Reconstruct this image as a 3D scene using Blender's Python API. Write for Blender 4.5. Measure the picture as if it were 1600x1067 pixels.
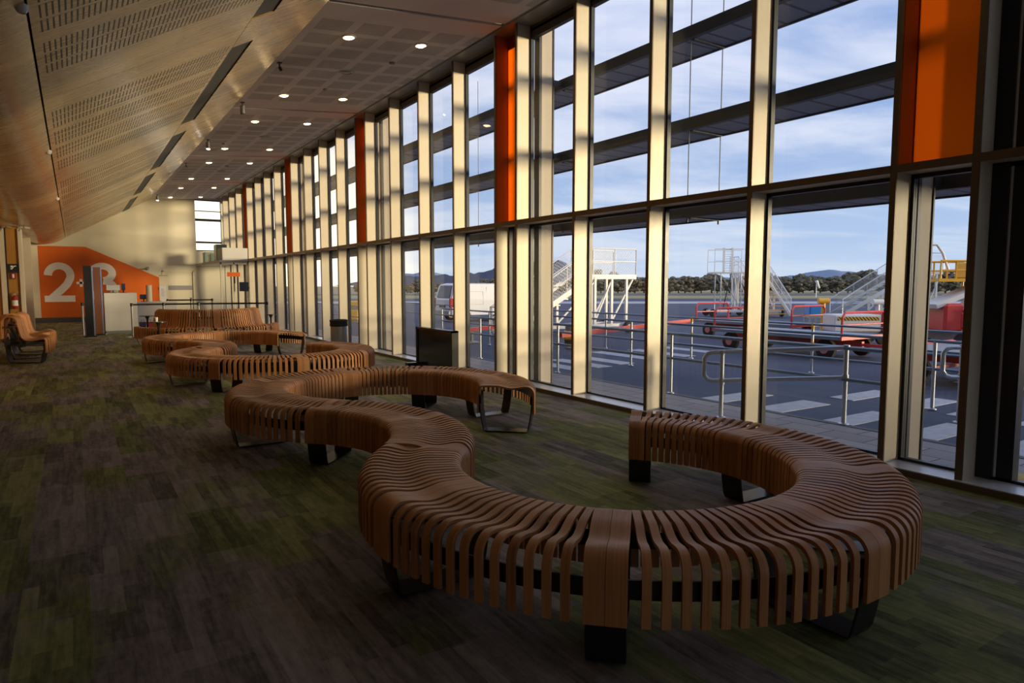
import bpy, math, random
from mathutils import Vector, Matrix
random.seed(7)
S = bpy.context.scene
for o in list(bpy.data.objects): bpy.data.objects.remove(o)
C = S.collection
PI = math.pi

# ------------------------------------------------------------------ camera
EYE = 1.35
YAW, PITCH = 0.574142, 0.084552
cd = bpy.data.cameras.new('camera'); cam = bpy.data.objects.new('camera', cd); C.objects.link(cam)
cam.location = (0, 0, EYE); cam.rotation_euler = (PI/2-PITCH, 0, -YAW)
cd.sensor_width = 36; cd.sensor_fit = 'HORIZONTAL'; cd.lens = 1056/1600*36
cd.clip_start = .05; cd.clip_end = 6000
S.camera = cam
S.view_settings.view_transform = 'Standard'; S.view_settings.look = 'None'
S.view_settings.gamma = 1; S.view_settings.use_curve_mapping = False
S.view_settings.exposure = 0.92

# ------------------------------------------------------------------ node helper
class N:
    def __init__(s, tree): s.t = tree; s.n = tree.nodes; s.l = tree.links
    def new(s, typ, **k):
        n = s.n.new(typ)
        for a, b in k.items(): setattr(n, a, b)
        return n
    def link(s, a, b): s.l.new(a, b)
    def put(s, v, sock):
        if v is None: return
        if hasattr(v, 'is_output') or isinstance(v, bpy.types.NodeSocket): s.l.new(v, sock)
        else: sock.default_value = v
    def math(s, op, a, b=None, c=None, clamp=False):
        n = s.new('ShaderNodeMath', operation=op, use_clamp=clamp)
        s.put(a, n.inputs[0]); s.put(b, n.inputs[1]); s.put(c, n.inputs[2])
        return n.outputs[0]
    def sep(s, v):
        n = s.new('ShaderNodeSeparateXYZ'); s.put(v, n.inputs[0]); return n.outputs
    def comb(s, x, y, z=0.0):
        n = s.new('ShaderNodeCombineXYZ'); s.put(x, n.inputs[0]); s.put(y, n.inputs[1]); s.put(z, n.inputs[2]); return n.outputs[0]
    def noise(s, vec, scale=5, detail=3, rough=.5, dist=0.0):
        n = s.new('ShaderNodeTexNoise'); s.put(vec, n.inputs['Vector']); n.inputs['Scale'].default_value = scale
        n.inputs['Detail'].default_value = detail; n.inputs['Roughness'].default_value = rough; n.inputs['Distortion'].default_value = dist
        return n.outputs[0]
    def white(s, vec):
        n = s.new('ShaderNodeTexWhiteNoise', noise_dimensions='3D'); s.put(vec, n.inputs[0]); return n.outputs[0]
    def ramp(s, fac, stops, interp='LINEAR'):
        n = s.new('ShaderNodeValToRGB'); r = n.color_ramp; r.interpolation = interp
        while len(r.elements) > 1: r.elements.remove(r.elements[-1])
        r.elements[0].position = stops[0][0]; r.elements[0].color = (*stops[0][1], 1)
        for p, c in stops[1:]:
            e = r.elements.new(p); e.color = (*c, 1)
        s.put(fac, n.inputs[0]); return n.outputs[0]
    def mix(s, fac, a, b, mode='MIX'):
        n = s.new('ShaderNodeMix', data_type='RGBA', blend_type=mode)
        s.put(fac, n.inputs[0])
        s.put((*a, 1) if isinstance(a, tuple) and len(a) == 3 else a, n.inputs[6])
        s.put((*b, 1) if isinstance(b, tuple) and len(b) == 3 else b, n.inputs[7])
        return n.outputs[2]
    def smooth(s, v, a, b):
        n = s.new('ShaderNodeMapRange', interpolation_type='SMOOTHSTEP'); s.put(v, n.inputs[0])
        n.inputs[1].default_value = a; n.inputs[2].default_value = b
        return n.outputs[0]
    def scale(s, vec, v):
        n = s.new('ShaderNodeVectorMath', operation='MULTIPLY'); s.put(vec, n.inputs[0]); n.inputs[1].default_value = v; return n.outputs[0]

# ------------------------------------------------------------------ world: evening sky
w = bpy.data.worlds.new('world'); S.world = w; w.use_nodes = True
k = N(w.node_tree); k.n.clear()
tc = k.new('ShaderNodeTexCoord').outputs['Generated']
x, y, z = k.sep(tc)
zz = k.math('MAXIMUM', z, 0.0)
den = k.math('ADD', zz, .16)
u = k.math('DIVIDE', x, den); v = k.math('DIVIDE', y, den)
# streaks stretched across the view, to the right and away
pu = k.math('ADD', k.math('MULTIPLY', u, .84), k.math('MULTIPLY', v, -.54))
pv = k.math('ADD', k.math('MULTIPLY', u, .54), k.math('MULTIPLY', v, .84))
cv = k.comb(k.math('MULTIPLY', pu, .55), k.math('MULTIPLY', pv, 1.15), 0.0)
n1 = k.noise(cv, 1.5, 7, .56, .35); n2 = k.noise(cv, .55, 3, .5, .2)
cl = k.math('ADD', k.math('MULTIPLY', n1, .65), k.math('MULTIPLY', n2, .45))
cl = k.smooth(cl, .45, .64)
base = k.ramp(zz, [(0, (.36, .43, .54)), (.06, (.28, .36, .51)), (.25, (.19, .27, .46)), (.6, (.16, .245, .46)), (1, (.16, .25, .48))])
cloud = k.ramp(zz, [(0, (.40, .45, .53)), (.12, (.45, .48, .57)), (.4, (.55, .55, .64)), (1, (.56, .56, .64))])
sky = k.mix(k.math('MULTIPLY', cl, .9), base, cloud)
az = k.math('ADD', k.math('MULTIPLY', x, .10), k.math('MULTIPLY', y, .995))
warm = k.math('MULTIPLY', k.smooth(az, .925, .985), k.smooth(zz, .42, .02))
sky = k.mix(warm, sky, (1.25, 1.08, .80))
below = k.smooth(z, 0.0, -.05)
sky = k.mix(below, sky, (.10, .11, .12))
bg = k.new('ShaderNodeBackground'); k.link(sky, bg.inputs[0]); bg.inputs[1].default_value = .95
wo = k.new('ShaderNodeOutputWorld'); k.link(bg.outputs[0], wo.inputs[0])

# ------------------------------------------------------------------ low evening sun, coming along the glass from behind the camera
sd = bpy.data.lights.new('sun', 'SUN'); so = bpy.data.objects.new('sun', sd); C.objects.link(so)
sdir = Vector((-.72, .69, -.032)).normalized()
so.rotation_euler = sdir.to_track_quat('-Z', 'Y').to_euler(); so.location = (12, -20, 6)
sd.energy = 3.2; sd.color = (1.0, .79, .47); sd.angle = math.radians(12)

# ------------------------------------------------------------------ materials
def mat(name, build):
    m = bpy.data.materials.new(name); m.use_nodes = True
    k = N(m.node_tree); k.n.clear()
    out = k.new('ShaderNodeOutputMaterial'); k.link(build(k), out.inputs[0]); return m
def bsdf(k, col, rough=.5, metal=0.0, spec=.5, bump=None, bstr=.2, bdist=.01, coat=0.0):
    p = k.new('ShaderNodeBsdfPrincipled')
    k.put((*col, 1) if isinstance(col, tuple) and len(col) == 3 else col, p.inputs['Base Color'])
    k.put(rough, p.inputs['Roughness']); k.put(metal, p.inputs['Metallic']); k.put(spec, p.inputs['Specular IOR Level'])
    p.inputs['Coat Weight'].default_value = coat; p.inputs['Coat Roughness'].default_value = .25
    if bump is not None:
        b = k.new('ShaderNodeBump'); b.inputs['Strength'].default_value = bstr; b.inputs['Distance'].default_value = bdist
        k.link(bump, b.inputs['Height']); k.link(b.outputs[0], p.inputs['Normal'])
    return p.outputs[0]
def obco(k): return k.new('ShaderNodeTexCoord').outputs['Object']
def plain(name, col, rough=.5, metal=0.0, spec=.5, var=.08, sc=6.0, coat=0.0):
    def b(k):
        n = k.noise(obco(k), sc, 4, .6)
        c = k.mix(n, tuple(max(0, a*(1-var)) for a in col), tuple(a*(1+var) for a in col))
        r = k.math('ADD', k.math('MULTIPLY', n, .12), rough-.06)
        return bsdf(k, c, r, metal, spec, coat=coat)
    return mat(name, b)
def uvco(k): return k.new('ShaderNodeUVMap').outputs[0]

def m_slat(k):
    u, v, _ = k.sep(uvco(k))
    g = k.noise(k.comb(k.math('MULTIPLY', u, 3.0), k.math('MULTIPLY', v, 170.0)), 1, 5, .6, .4)
    g2 = k.noise(k.comb(k.math('MULTIPLY', u, 1.2), k.math('MULTIPLY', v, 22.0)), 1, 3, .5, .8)
    t = k.white(k.comb(k.math('FLOOR', k.math('DIVIDE', v, 10.0)), 3.0))
    f = k.math('ADD', k.math('MULTIPLY', g, .55), k.math('ADD', k.math('MULTIPLY', g2, .35), k.math('MULTIPLY', t, .22)))
    c = k.ramp(f, [(.3, (.19, .070, .022)), (.5, (.43, .18, .060)), (.7, (.58, .265, .098)), (.9, (.66, .33, .14))])
    return bsdf(k, c, k.math('ADD', k.math('MULTIPLY', g, .15), .40), 0, .35, bump=g, bstr=.08, bdist=.001)
M_SLAT = mat('oiled_oak_slats', m_slat)
def m_steel(k):
    n = k.noise(obco(k), 9, 4, .6)
    return bsdf(k, k.mix(n, (.008, .008, .009), (.018, .018, .02)), k.math('ADD', k.math('MULTIPLY', n, .1), .26), 0, .5)
M_BLACK = mat('black_powdercoated_steel', m_steel)

def m_carpet(k):
    x, y, z = k.sep(obco(k))
    i = k.math('FLOOR', k.math('DIVIDE', x, .25))
    off = k.white(k.comb(i, 4.0, 1.0))
    j = k.math('FLOOR', k.math('ADD', k.math('DIVIDE', y, .72), k.math('MULTIPLY', k.math('FLOORED_MODULO', i, 2.0), .5)))
    r = k.white(k.comb(i, j, 2.0))
    # inside each plank, thin streaks of yarn running along it
    i2 = k.math('FLOOR', k.math('DIVIDE', x, .0625))
    j2 = k.math('FLOOR', k.math('MULTIPLY', k.math('ADD', y, k.math('MULTIPLY', k.white(k.comb(i2, 9.0, 1.0)), 3.0)), 2.4))
    r2 = k.white(k.comb(i2, j2, 5.0))
    st = k.noise(k.comb(k.math('MULTIPLY', x, 34.0), k.math('MULTIPLY', y, 3.2)), 1, 4, .65, .3)
    big = k.noise(k.comb(k.math('MULTIPLY', x, 1.3), k.math('MULTIPLY', y, .55), 3.0), 1, 3, .55, .6)
    mt_ = k.noise(k.scale(obco(k), (1, .5, 1)), 26, 4, .75)
    f = k.math('ADD', k.math('MULTIPLY', r, .15), k.math('ADD', k.math('MULTIPLY', r2, .17), k.math('ADD', k.math('MULTIPLY', st, .48), k.math('MULTIPLY', mt_, .32))))
    f = k.math('ADD', k.math('MULTIPLY', k.math('SUBTRACT', f, .55), 1.35), .53)
    grey = k.ramp(f, [(.12, (.040, .036, .032)), (.35, (.12, .104, .092)), (.55, (.26, .225, .20)), (.8, (.42, .37, .33))])
    green = k.ramp(f, [(.12, (.036, .043, .016)), (.35, (.095, .112, .028)), (.55, (.21, .24, .055)), (.8, (.38, .40, .12))])
    gm = k.smooth(k.math('ADD', k.math('ADD', big, k.math('MULTIPLY', k.math('SUBTRACT', mt_, .5), .25)), k.math('MULTIPLY', k.math('SUBTRACT', k.white(k.comb(i, j, 7.0)), .5), .30)), .43, .60)
    c = k.mix(k.math('MULTIPLY', gm, .85), grey, green)
    fine = k.noise(obco(k), 260, 2, .5)
    c = k.mix(k.math('MULTIPLY', fine, .55), c, k.mix(1.0, c, (.35, .35, .35), 'MULTIPLY'))
    return bsdf(k, c, .85, 0, .3, bump=fine, bstr=.5, bdist=.004)
M_CARPET = mat('patchwork_plank_carpet', m_carpet)

def m_ply(base_lo, base_hi, slots):
    def b(k):
        co = obco(k); x, y, z = k.sep(co)
        g = k.noise(k.comb(k.math('MULTIPLY', x, 1.6), k.math('MULTIPLY', y, 24.0), k.math('MULTIPLY', z, 1.6)), 1, 5, .6, .5)
        sh = k.white(k.comb(k.math('FLOOR', k.math('DIVIDE', k.math('SUBTRACT', y, 7.46), 1.345)), 2.0, k.math('FLOOR', k.math('DIVIDE', x, .9))))
        f = k.math('ADD', k.math('MULTIPLY', g, .75), k.math('MULTIPLY', sh, .25))
        c = k.mix(k.smooth(f, .25, .8), base_lo, base_hi)
        rough = k.math('ADD', k.math('MULTIPLY', g, .12), .22)
        if slots:
            # rows of slots: three to a band, four bands to a panel, one panel to every bay of the roof
            ph = k.math('FLOORED_MODULO', k.math('SUBTRACT', y, 8.05), 5.38)
            inreg = k.math('LESS_THAN', ph, 4.10)
            p2 = k.math('FLOORED_MODULO', ph, 1.045)
            inb = k.math('LESS_THAN', p2, .85)
            p3 = k.math('FLOORED_MODULO', p2, .283)
            row = k.math('MULTIPLY', k.math('GREATER_THAN', p3, .022), k.math('LESS_THAN', p3, .262))
            q = k.math('FLOORED_MODULO', x, .0335)
            sl = k.math('LESS_THAN', q, .0115)
            rx = k.math('MULTIPLY', k.math('GREATER_THAN', x, -.10), k.math('LESS_THAN', x, 1.56))
            m = k.math('MULTIPLY', k.math('MULTIPLY', inreg, inb), k.math('MULTIPLY', k.math('MULTIPLY', row, sl), rx))
            jt = k.math('LESS_THAN', k.math('FLOORED_MODULO', k.math('SUBTRACT', y, 7.46), 5.38), .012)
            m = k.math('MAXIMUM', m, k.math('MULTIPLY', jt, .8))
            c = k.mix(m, c, (.03, .022, .015))
            rough = k.math('ADD', rough, k.math('MULTIPLY', m, .5))
        else:
            jt = k.math('LESS_THAN', k.math('FLOORED_MODULO', k.math('SUBTRACT', y, 7.46), 1.345), .010)
            c = k.mix(k.math('MULTIPLY', jt, .8), c, (.02, .015, .01))
        return bsdf(k, c, rough, 0, .5, coat=.3)
    return b
M_SLANT = mat('slotted_veneer_panels', m_ply((.42, .26, .10), (.74, .54, .27), True))
M_SOFFIT = mat('curved_veneer_soffit', m_ply((.36, .20, .065), (.66, .44, .18), False))
def m_timber(k):
    x, y, z = k.sep(obco(k))
    g = k.noise(k.comb(k.math('MULTIPLY', x, 20.0), k.math('MULTIPLY', y, 20.0), k.math('MULTIPLY', z, 1.5)), 1, 5, .6, .4)
    return bsdf(k, k.mix(g, (.30, .13, .02), (.52, .26, .05)), .4, 0, .4)
M_TIMBER = mat('amber_timber_wall', m_timber)

def m_ceil(k):
    x, y, z = k.sep(obco(k))
    px = k.math('FLOORED_MODULO', k.math('SUBTRACT', x, 2.62), .514)
    py = k.math('FLOORED_MODULO', k.math('SUBTRACT', y, 8.17), .538)
    ax = k.math('LESS_THAN', px, .40); ay = k.math('LESS_THAN', py, .40)
    # one bay in ten rows is left plain on either side of every control joint
    bay = k.math('FLOORED_MODULO', k.math('SUBTRACT', y, 8.17), 5.38)
    inb = k.math('LESS_THAN', bay, 4.28)
    m = k.math('MULTIPLY', k.math('MULTIPLY', ax, ay), inb)
    # the perforated squares are made of tiny round holes
    hx = k.math('SUBTRACT', k.math('FLOORED_MODULO', px, .02), .01); hy = k.math('SUBTRACT', k.math('FLOORED_MODULO', py, .02), .01)
    d = k.math('SQRT', k.math('ADD', k.math('MULTIPLY', hx, hx), k.math('MULTIPLY', hy, hy)))
    hole = k.math('MULTIPLY', m, k.math('LESS_THAN', d, .0062))
    c = k.mix(hole, (.80, .75, .74), (.10, .095, .095))
    return bsdf(k, c, .85, 0, .2)
M_CEIL = mat('perforated_plasterboard', m_ceil)

def m_orglass(k):
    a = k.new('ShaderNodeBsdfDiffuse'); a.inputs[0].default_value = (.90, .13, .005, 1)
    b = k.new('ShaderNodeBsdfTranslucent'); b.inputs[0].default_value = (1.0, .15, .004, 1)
    m = k.new('ShaderNodeMixShader'); m.inputs[0].default_value = .75; k.link(a.outputs[0], m.inputs[1]); k.link(b.outputs[0], m.inputs[2])
    return m.outputs[0]
M_ORGLASS = mat('translucent_orange_glazing', m_orglass)
M_WALLC = plain('cream_painted_wall', (.60, .55, .43), .6, var=.02)
M_AIR = plain('charcoal_air_slot_mesh', (.085, .085, .08), .6)
M_ORSHADE = plain('shaded_orange_return', (.36, .115, .015), .5, var=.05)  # orange darkened to brown for the shade of the neighbouring fin
M_WHITE = plain('white_laminate', (.62, .60, .58), .35, var=.02)
M_ORANGE = plain('orange_paint', (.60, .115, .008), .4, var=.05)
M_FIN = plain('champagne_anodised_aluminium', (.66, .58, .45), .42, .1, var=.05, sc=14)
M_FIN_SHADE = plain('shaded_anodised_edge', (.17, .125, .085), .35, .5, var=.08, sc=14)  # darker copy of the fin metal, its room-side shade put into colour
M_SILL = plain('silver_anodised_sill', (.72, .75, .80), .3, .25, var=.05)
M_DARKF = plain('dark_glazing_frame', (.022, .024, .032), .35, .3)
M_BEIGE = plain('beige_external_column', (.42, .36, .30), .5, var=.05)
M_LOUV = plain('dark_sunshade_edge', (.05, .062, .085), .45, .1)
def m_rib(k):
    x, y, z = k.sep(obco(k))
    r = k.math('LESS_THAN', k.math('FLOORED_MODULO', y, .30), .035)
    return bsdf(k, k.mix(r, (.34, .37, .45), (.12, .13, .16)), .5, .1, .4)
M_RIB = mat('ribbed_sunshade_underside', m_rib)
M_GREY = plain('mid_grey_metal', (.30, .30, .31), .4, .4)
M_CHROME = plain('brushed_steel', (.55, .55, .55), .22, .95)
M_GALV = plain('galvanised_pipe', (.48, .52, .56), .38, .75, var=.12, sc=30)
M_GALVD = plain('weathered_galvanised_pipe', (.20, .27, .34), .4, .5, var=.12, sc=30)
M_WSTEEL = plain('white_painted_steel', (.78, .76, .74), .45, var=.08)
M_RED = plain('red_painted_steel', (.62, .055, .05), .4, var=.12)
M_YEL = plain('yellow_painted_steel', (.78, .42, .03), .4, var=.12)
M_BLUE = plain('blue_plastic', (.02, .20, .55), .4)
M_LBLUE = plain('bright_blue_cladding', (.03, .33, .68), .4)
M_GREEN = plain('green_painted_steel', (.06, .42, .14), .4)
M_TEAL = plain('teal_pipe', (.03, .28, .25), .4)
M_RUBBER = plain('black_rubber', (.018, .018, .019), .8, var=.2)
M_VAN = plain('white_vehicle_paint', (.78, .77, .78), .25, coat=.6, var=.02)
M_TINT = plain('tinted_vehicle_glass', (.02, .022, .028), .08, spec=.8)
M_LAMPR = plain('red_tail_lamp', (.5, .02, .01), .2)
M_HUB = plain('pale_wheel_hub', (.62, .60, .56), .4, .3)
M_PINKHUB = plain('pinkish_wheel_hub', (.60, .22, .22), .5)
M_PAPER = plain('white_paper', (.75, .74, .74), .7)
M_SCREEN = plain('dark_glossy_screen', (.012, .018, .038), .12, spec=.6)
M_MAROON = plain('maroon_fabric', (.10, .012, .025), .8)
M_PINK = plain('pink_plastic', (.7, .06, .16), .5)
M_PURPLE = plain('dark_purple_bag', (.04, .02, .09), .6)
M_GGLASS = plain('pale_green_acrylic', (.20, .26, .22), .25)
M_BROWNREFL = plain('black_panel_brown_reflection', (.20, .075, .03), .2)  # black gloss panel, brown reflection put into its colour
M_MARK = plain('faded_white_road_paint', (.42, .43, .47), .8, var=.35, sc=9)
M_TACT = plain('yellow_tactile_paver', (.62, .46, .12), .8, var=.15)
M_LABELB = plain('black_sign_board', (.012, .012, .012), .4)
M_EXT = plain('red_extinguisher_paint', (.35, .015, .012), .25)
M_SKIRT = plain('dark_skirting', (.05, .045, .042), .6)
M_WCUP = plain('white_paper_cup', (.80, .76, .70), .6)
def m_hazard(k):
    x, y, z = k.sep(obco(k))
    s = k.math('LESS_THAN', k.math('FLOORED_MODULO', k.math('ADD', x, z), .075), .0375)
    return bsdf(k, k.mix(s, (.72, .45, .04), (.02, .02, .02)), .5)
M_HAZ = mat('black_yellow_hazard_stripes', m_hazard)
def m_emit(col, st):
    def b(k):
        e = k.new('ShaderNodeEmission'); e.inputs[0].default_value = (*col, 1); e.inputs[1].default_value = st
        return e.outputs[0]
    return b
M_LIT = mat('lit_downlight_lens', m_emit((1.0, .66, .28), 13.0))
M_LITW = mat('lit_spotlight_lens', m_emit((1.0, .95, .85), 9.0))
def m_glass(k):
    lw = k.new('ShaderNodeLayerWeight'); lw.inputs[0].default_value = .5
    f = k.math('ADD', k.math('MULTIPLY', k.math('POWER', lw.outputs['Facing'], 4.5), .75), .025, clamp=True)
    tr = k.new('ShaderNodeBsdfTransparent'); tr.inputs[0].default_value = (.965, .98, .985, 1)
    gl = k.new('ShaderNodeBsdfGlossy'); gl.inputs['Roughness'].default_value = 0.0
    mx = k.new('ShaderNodeMixShader'); k.link(f, mx.inputs[0]); k.link(tr.outputs[0], mx.inputs[1]); k.link(gl.outputs[0], mx.inputs[2])
    return mx.outputs[0]
M_GLASS = mat('clear_window_glass', m_glass)

def m_tarmac(k):
    co = obco(k)
    a = k.noise(co, .35, 4, .6, .5); b = k.noise(co, 30, 3, .6); c3 = k.noise(k.scale(co, (1, .25, 1)), 1.2, 4, .6)
    c = k.mix(a, (.045, .058, .100), (.080, .098, .155))
    c = k.mix(k.math('MULTIPLY', k.smooth(c3, .55, .75), .45), c, (.14, .14, .155))
    c = k.mix(k.math('MULTIPLY', b, .35), c, (.03, .033, .045))
    return bsdf(k, c, .82, 0, .3, bump=b, bstr=.15)
M_TARMAC = mat('blue_grey_tarmac', m_tarmac)
def m_paver(k):
    x, y, z = k.sep(obco(k))
    br = k.new('ShaderNodeTexBrick'); k.link(k.comb(y, x), br.inputs[0])
    br.inputs['Color1'].default_value = (.44, .41, .41, 1); br.inputs['Color2'].default_value = (.34, .32, .335, 1)
    br.inputs['Mortar'].default_value = (.07, .065, .07, 1); br.inputs['Scale'].default_value = 1
    br.inputs['Mortar Size'].default_value = .006; br.inputs['Brick Width'].default_value = .42; br.inputs['Row Height'].default_value = .28
    n = k.noise(obco(k), 12, 5, .65)
    c = k.mix(k.math('MULTIPLY', n, .45), br.outputs[0], (.20, .19, .20))
    return bsdf(k, c, .85, 0, .2)
M_PAVER = mat('concrete_pavers', m_paver)
def m_grass(k):
    co = obco(k)
    a = k.noise(k.scale(co, (.03, .03, 1)), 1, 4, .6)
    x, y, z = k.sep(co)
    d = k.math('ADD', k.math('MULTIPLY', x, .543), k.math('MULTIPLY', y, .84))
    t = k.smooth(d, 58.0, 74.0)
    near = k.mix(a, (.22, .28, .06), (.36, .38, .10)); far = k.mix(a, (.42, .34, .20), (.33, .30, .18))
    return bsdf(k, k.mix(t, near, far), .9, 0, .1)
M_GRASS = mat('airfield_grass', m_grass)
def m_leaf(k):
    n = k.noise(obco(k), 9, 6, .75)
    c = k.mix(k.smooth(n, .30, .62), (.075, .075, .058), (.31, .285, .21))
    return bsdf(k, c, .85, 0, .1, bump=n, bstr=1.0, bdist=.3)
M_LEAF = mat('olive_bush_foliage', m_leaf)
M_BARK = plain('grey_bark', (.12, .10, .085), .9)
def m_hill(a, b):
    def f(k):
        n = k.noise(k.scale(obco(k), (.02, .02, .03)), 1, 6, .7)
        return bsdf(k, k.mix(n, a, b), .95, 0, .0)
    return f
M_HILL = mat('haze_tinted_forest_hill', m_hill((.065, .085, .125), (.11, .135, .18)))  # bluish haze put into the base colour
M_HILL2 = mat('haze_paled_distant_hill', m_hill((.22, .28, .38), (.27, .33, .43)))  # farther range, paler because more haze is put into its colour

# ------------------------------------------------------------------ mesh builder
class MB:
    def __init__(s): s.v = []; s.f = []; s.uv = []; s.sm = []
    def add(s, vs, fs, uvs=None, smooth=False):
        o = len(s.v); s.v += [tuple(p) for p in vs]
        for i, f in enumerate(fs):
            s.f.append(tuple(o+a for a in f)); s.sm.append(smooth)
            s.uv.append(uvs[i] if uvs else None)
        return s
    def box(s, a, b):
        x0, x1 = sorted((a[0], b[0])); y0, y1 = sorted((a[1], b[1])); z0, z1 = sorted((a[2], b[2]))
        return s.add([(x0, y0, z0), (x1, y0, z0), (x1, y1, z0), (x0, y1, z0), (x0, y0, z1), (x1, y0, z1), (x1, y1, z1), (x0, y1, z1)],
              [(0, 3, 2, 1), (4, 5, 6, 7), (0, 1, 5, 4), (1, 2, 6, 5), (2, 3, 7, 6), (3, 0, 4, 7)])
    def rbox(s, a, b, r=.01):   # box with chamfered vertical edges and top
        x0, x1 = sorted((a[0], b[0])); y0, y1 = sorted((a[1], b[1])); z0, z1 = sorted((a[2], b[2]))
        def ring(z, i):
            return [(x0+i+r, y0+i, z), (x1-i-r, y0+i, z), (x1-i, y0+i+r, z), (x1-i, y1-i-r, z), (x1-i-r, y1-i, z), (x0+i+r, y1-i, z), (x0+i, y1-i-r, z), (x0+i, y0+i+r, z)]
        R = [ring(z0, r*.7), ring(z0+r, 0), ring(z1-r, 0), ring(z1, r*.7)]
        vs = sum(R, []); fs = [tuple(range(7, -1, -1)), tuple(range(24, 32))]
        for q in range(3):
            for i in range(8): fs.append((q*8+i, q*8+(i+1) % 8, q*8+8+(i+1) % 8, q*8+8+i))
        return s.add(vs, fs)
    def tube(s, p, q, r, n=8, r2=None):
        return s.path([p, q], r, n, r2=r2)
    def path(s, pts, r, n=8, closed=False, r2=None):
        pts = [Vector(p) for p in pts]; m = len(pts); rings = []
        prev = None
        for i, p in enumerate(pts):
            if closed: t = pts[(i+1) % m]-pts[i-1]
            else: t = pts[min(i+1, m-1)]-pts[max(i-1, 0)]
            t.normalize()
            a = prev if prev is not None else (Vector((0, 0, 1)) if abs(t.z) < .9 else Vector((1, 0, 0)))
            a = (a - t*a.dot(t)).normalized(); b = t.cross(a); prev = a
            rr = r if r2 is None else r+(r2-r)*i/max(1, m-1)
            rings.append([p+(a*math.cos(2*PI*j/n)+b*math.sin(2*PI*j/n))*rr for j in range(n)])
        vs = sum(rings, []); fs = []
        for i in range(m if closed else m-1):
            i2 = (i+1) % m
            for j in range(n): fs.append((i*n+j, i*n+(j+1) % n, i2*n+(j+1) % n, i2*n+j))
        s.add(vs, fs, smooth=n > 5)
        if not closed:
            o = len(s.v)-len(vs)
            s.f += [tuple(o+j for j in range(n-1, -1, -1)), tuple(o+(m-1)*n+j for j in range(n))]; s.uv += [None]*2; s.sm += [False]*2
        return s
    def lathe(s, prof, c=(0, 0, 0), n=24, axis='z'):
        vs = []; fs = []; m = len(prof)
        for (r, z) in prof:
            for j in range(n):
                a = 2*PI*j/n; ca, sa = r*math.cos(a), r*math.sin(a)
                p = {'z': (ca, sa, z), 'y': (ca, z, sa), 'x': (z, ca, sa)}[axis]
                vs.append((c[0]+p[0], c[1]+p[1], c[2]+p[2]))
        for i in range(m-1):
            for j in range(n): fs.append((i*n+j, i*n+(j+1) % n, (i+1)*n+(j+1) % n, (i+1)*n+j))
        fs.append(tuple(range(n-1, -1, -1))); fs.append(tuple((m-1)*n+j for j in range(n)))
        s.add(vs, fs, smooth=True); s.sm[-1] = s.sm[-2] = False
        return s
    def prism(s, poly, a, b, axis='y'):   # polygon in the plane across axis, extruded a..b
        n = len(poly)
        def P(p, t): return {'y': (p[0], t, p[1]), 'x': (t, p[0], p[1]), 'z': (p[0], p[1], t)}[axis]
        vs = [P(p, a) for p in poly]+[P(p, b) for p in poly]
        fs = [tuple(range(n)), tuple(range(2*n-1, n-1, -1))]+[(i, i+n, (i+1) % n+n, (i+1) % n) for i in range(n)]
        return s.add(vs, fs)
    def bar(s, p, q, w, h, up=(0, 0, 1)):  # rectangular bar from p to q
        p = Vector(p); q = Vector(q); t = (q-p).normalized(); up = Vector(up)
        a = t.cross(up)
        if a.length < 1e-4: a = t.cross(Vector((1, 0, 0)))
        a.normalize(); b = a.cross(t); a *= w/2; b *= h/2
        vs = [p-a-b, p+a-b, p+a+b, p-a+b, q-a-b, q+a-b, q+a+b, q-a+b]
        return s.add(vs, [(0, 3, 2, 1), (4, 5, 6, 7), (0, 1, 5, 4), (1, 2, 6, 5), (2, 3, 7, 6), (3, 0, 4, 7)])
    def build(s, name, m, parent=None, local=False):
        me = bpy.data.meshes.new(name)
        off = Vector((0, 0, 0))
        if parent is not None and not local:
            p = parent
            while p is not None: off += p.location; p = p.parent
        vs = [(a[0]-off.x, a[1]-off.y, a[2]-off.z) for a in s.v]
        me.from_pydata(vs, [], s.f)
        if any(u for u in s.uv):
            l = me.uv_layers.new(name='UVMap'); i = 0
            for f, u in zip(s.f, s.uv):
                for j in range(len(f)):
                    if u: l.data[i].uv = u[j]
                    i += 1
        for p, q in zip(me.polygons, s.sm): p.use_smooth = q
        me.materials.append(m); me.update()
        import bmesh
        bm = bmesh.new(); bm.from_mesh(me); bmesh.ops.recalc_face_normals(bm, faces=bm.faces); bm.to_mesh(me); bm.free()
        if any(s.sm): me.set_sharp_from_angle(angle=math.radians(38))
        o = bpy.data.objects.new(name, me); C.objects.link(o)
        if parent is not None: o.parent = parent
        return o
def tag(o, label, cat, group=None, kind=None):
    o['label'] = label; o['category'] = cat
    if group: o['group'] = group
    if kind: o['kind'] = kind
    return o
def thing(name, label, cat, loc=(0, 0, 0), rz=0, group=None, kind=None):
    o = bpy.data.objects.new(name, None); C.objects.link(o); o.location = loc; o.rotation_euler = (0, 0, rz); o.empty_display_size = .1
    return tag(o, label, cat, group, kind)
def struct(o, label, cat): return tag(o, label, cat, kind='structure')
def setting(name, label, cat, loc=(0, 0, 0)): return thing(name, label, cat, loc, kind='structure')
def dup(r, loc, rz=None, label=None, group=None, parent=None, sc=None):
    c = r.copy(); C.objects.link(c)
    if parent is not None: c.parent = parent
    else:
        if loc is not None: c.location = loc
        if rz is not None: c.rotation_euler = (0, 0, rz)
        if sc is not None: c.scale = sc
    if label: c['label'] = label
    if group: c['group'] = group
    for ch in list(r.children): dup(ch, None, parent=c)
    return c
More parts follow.
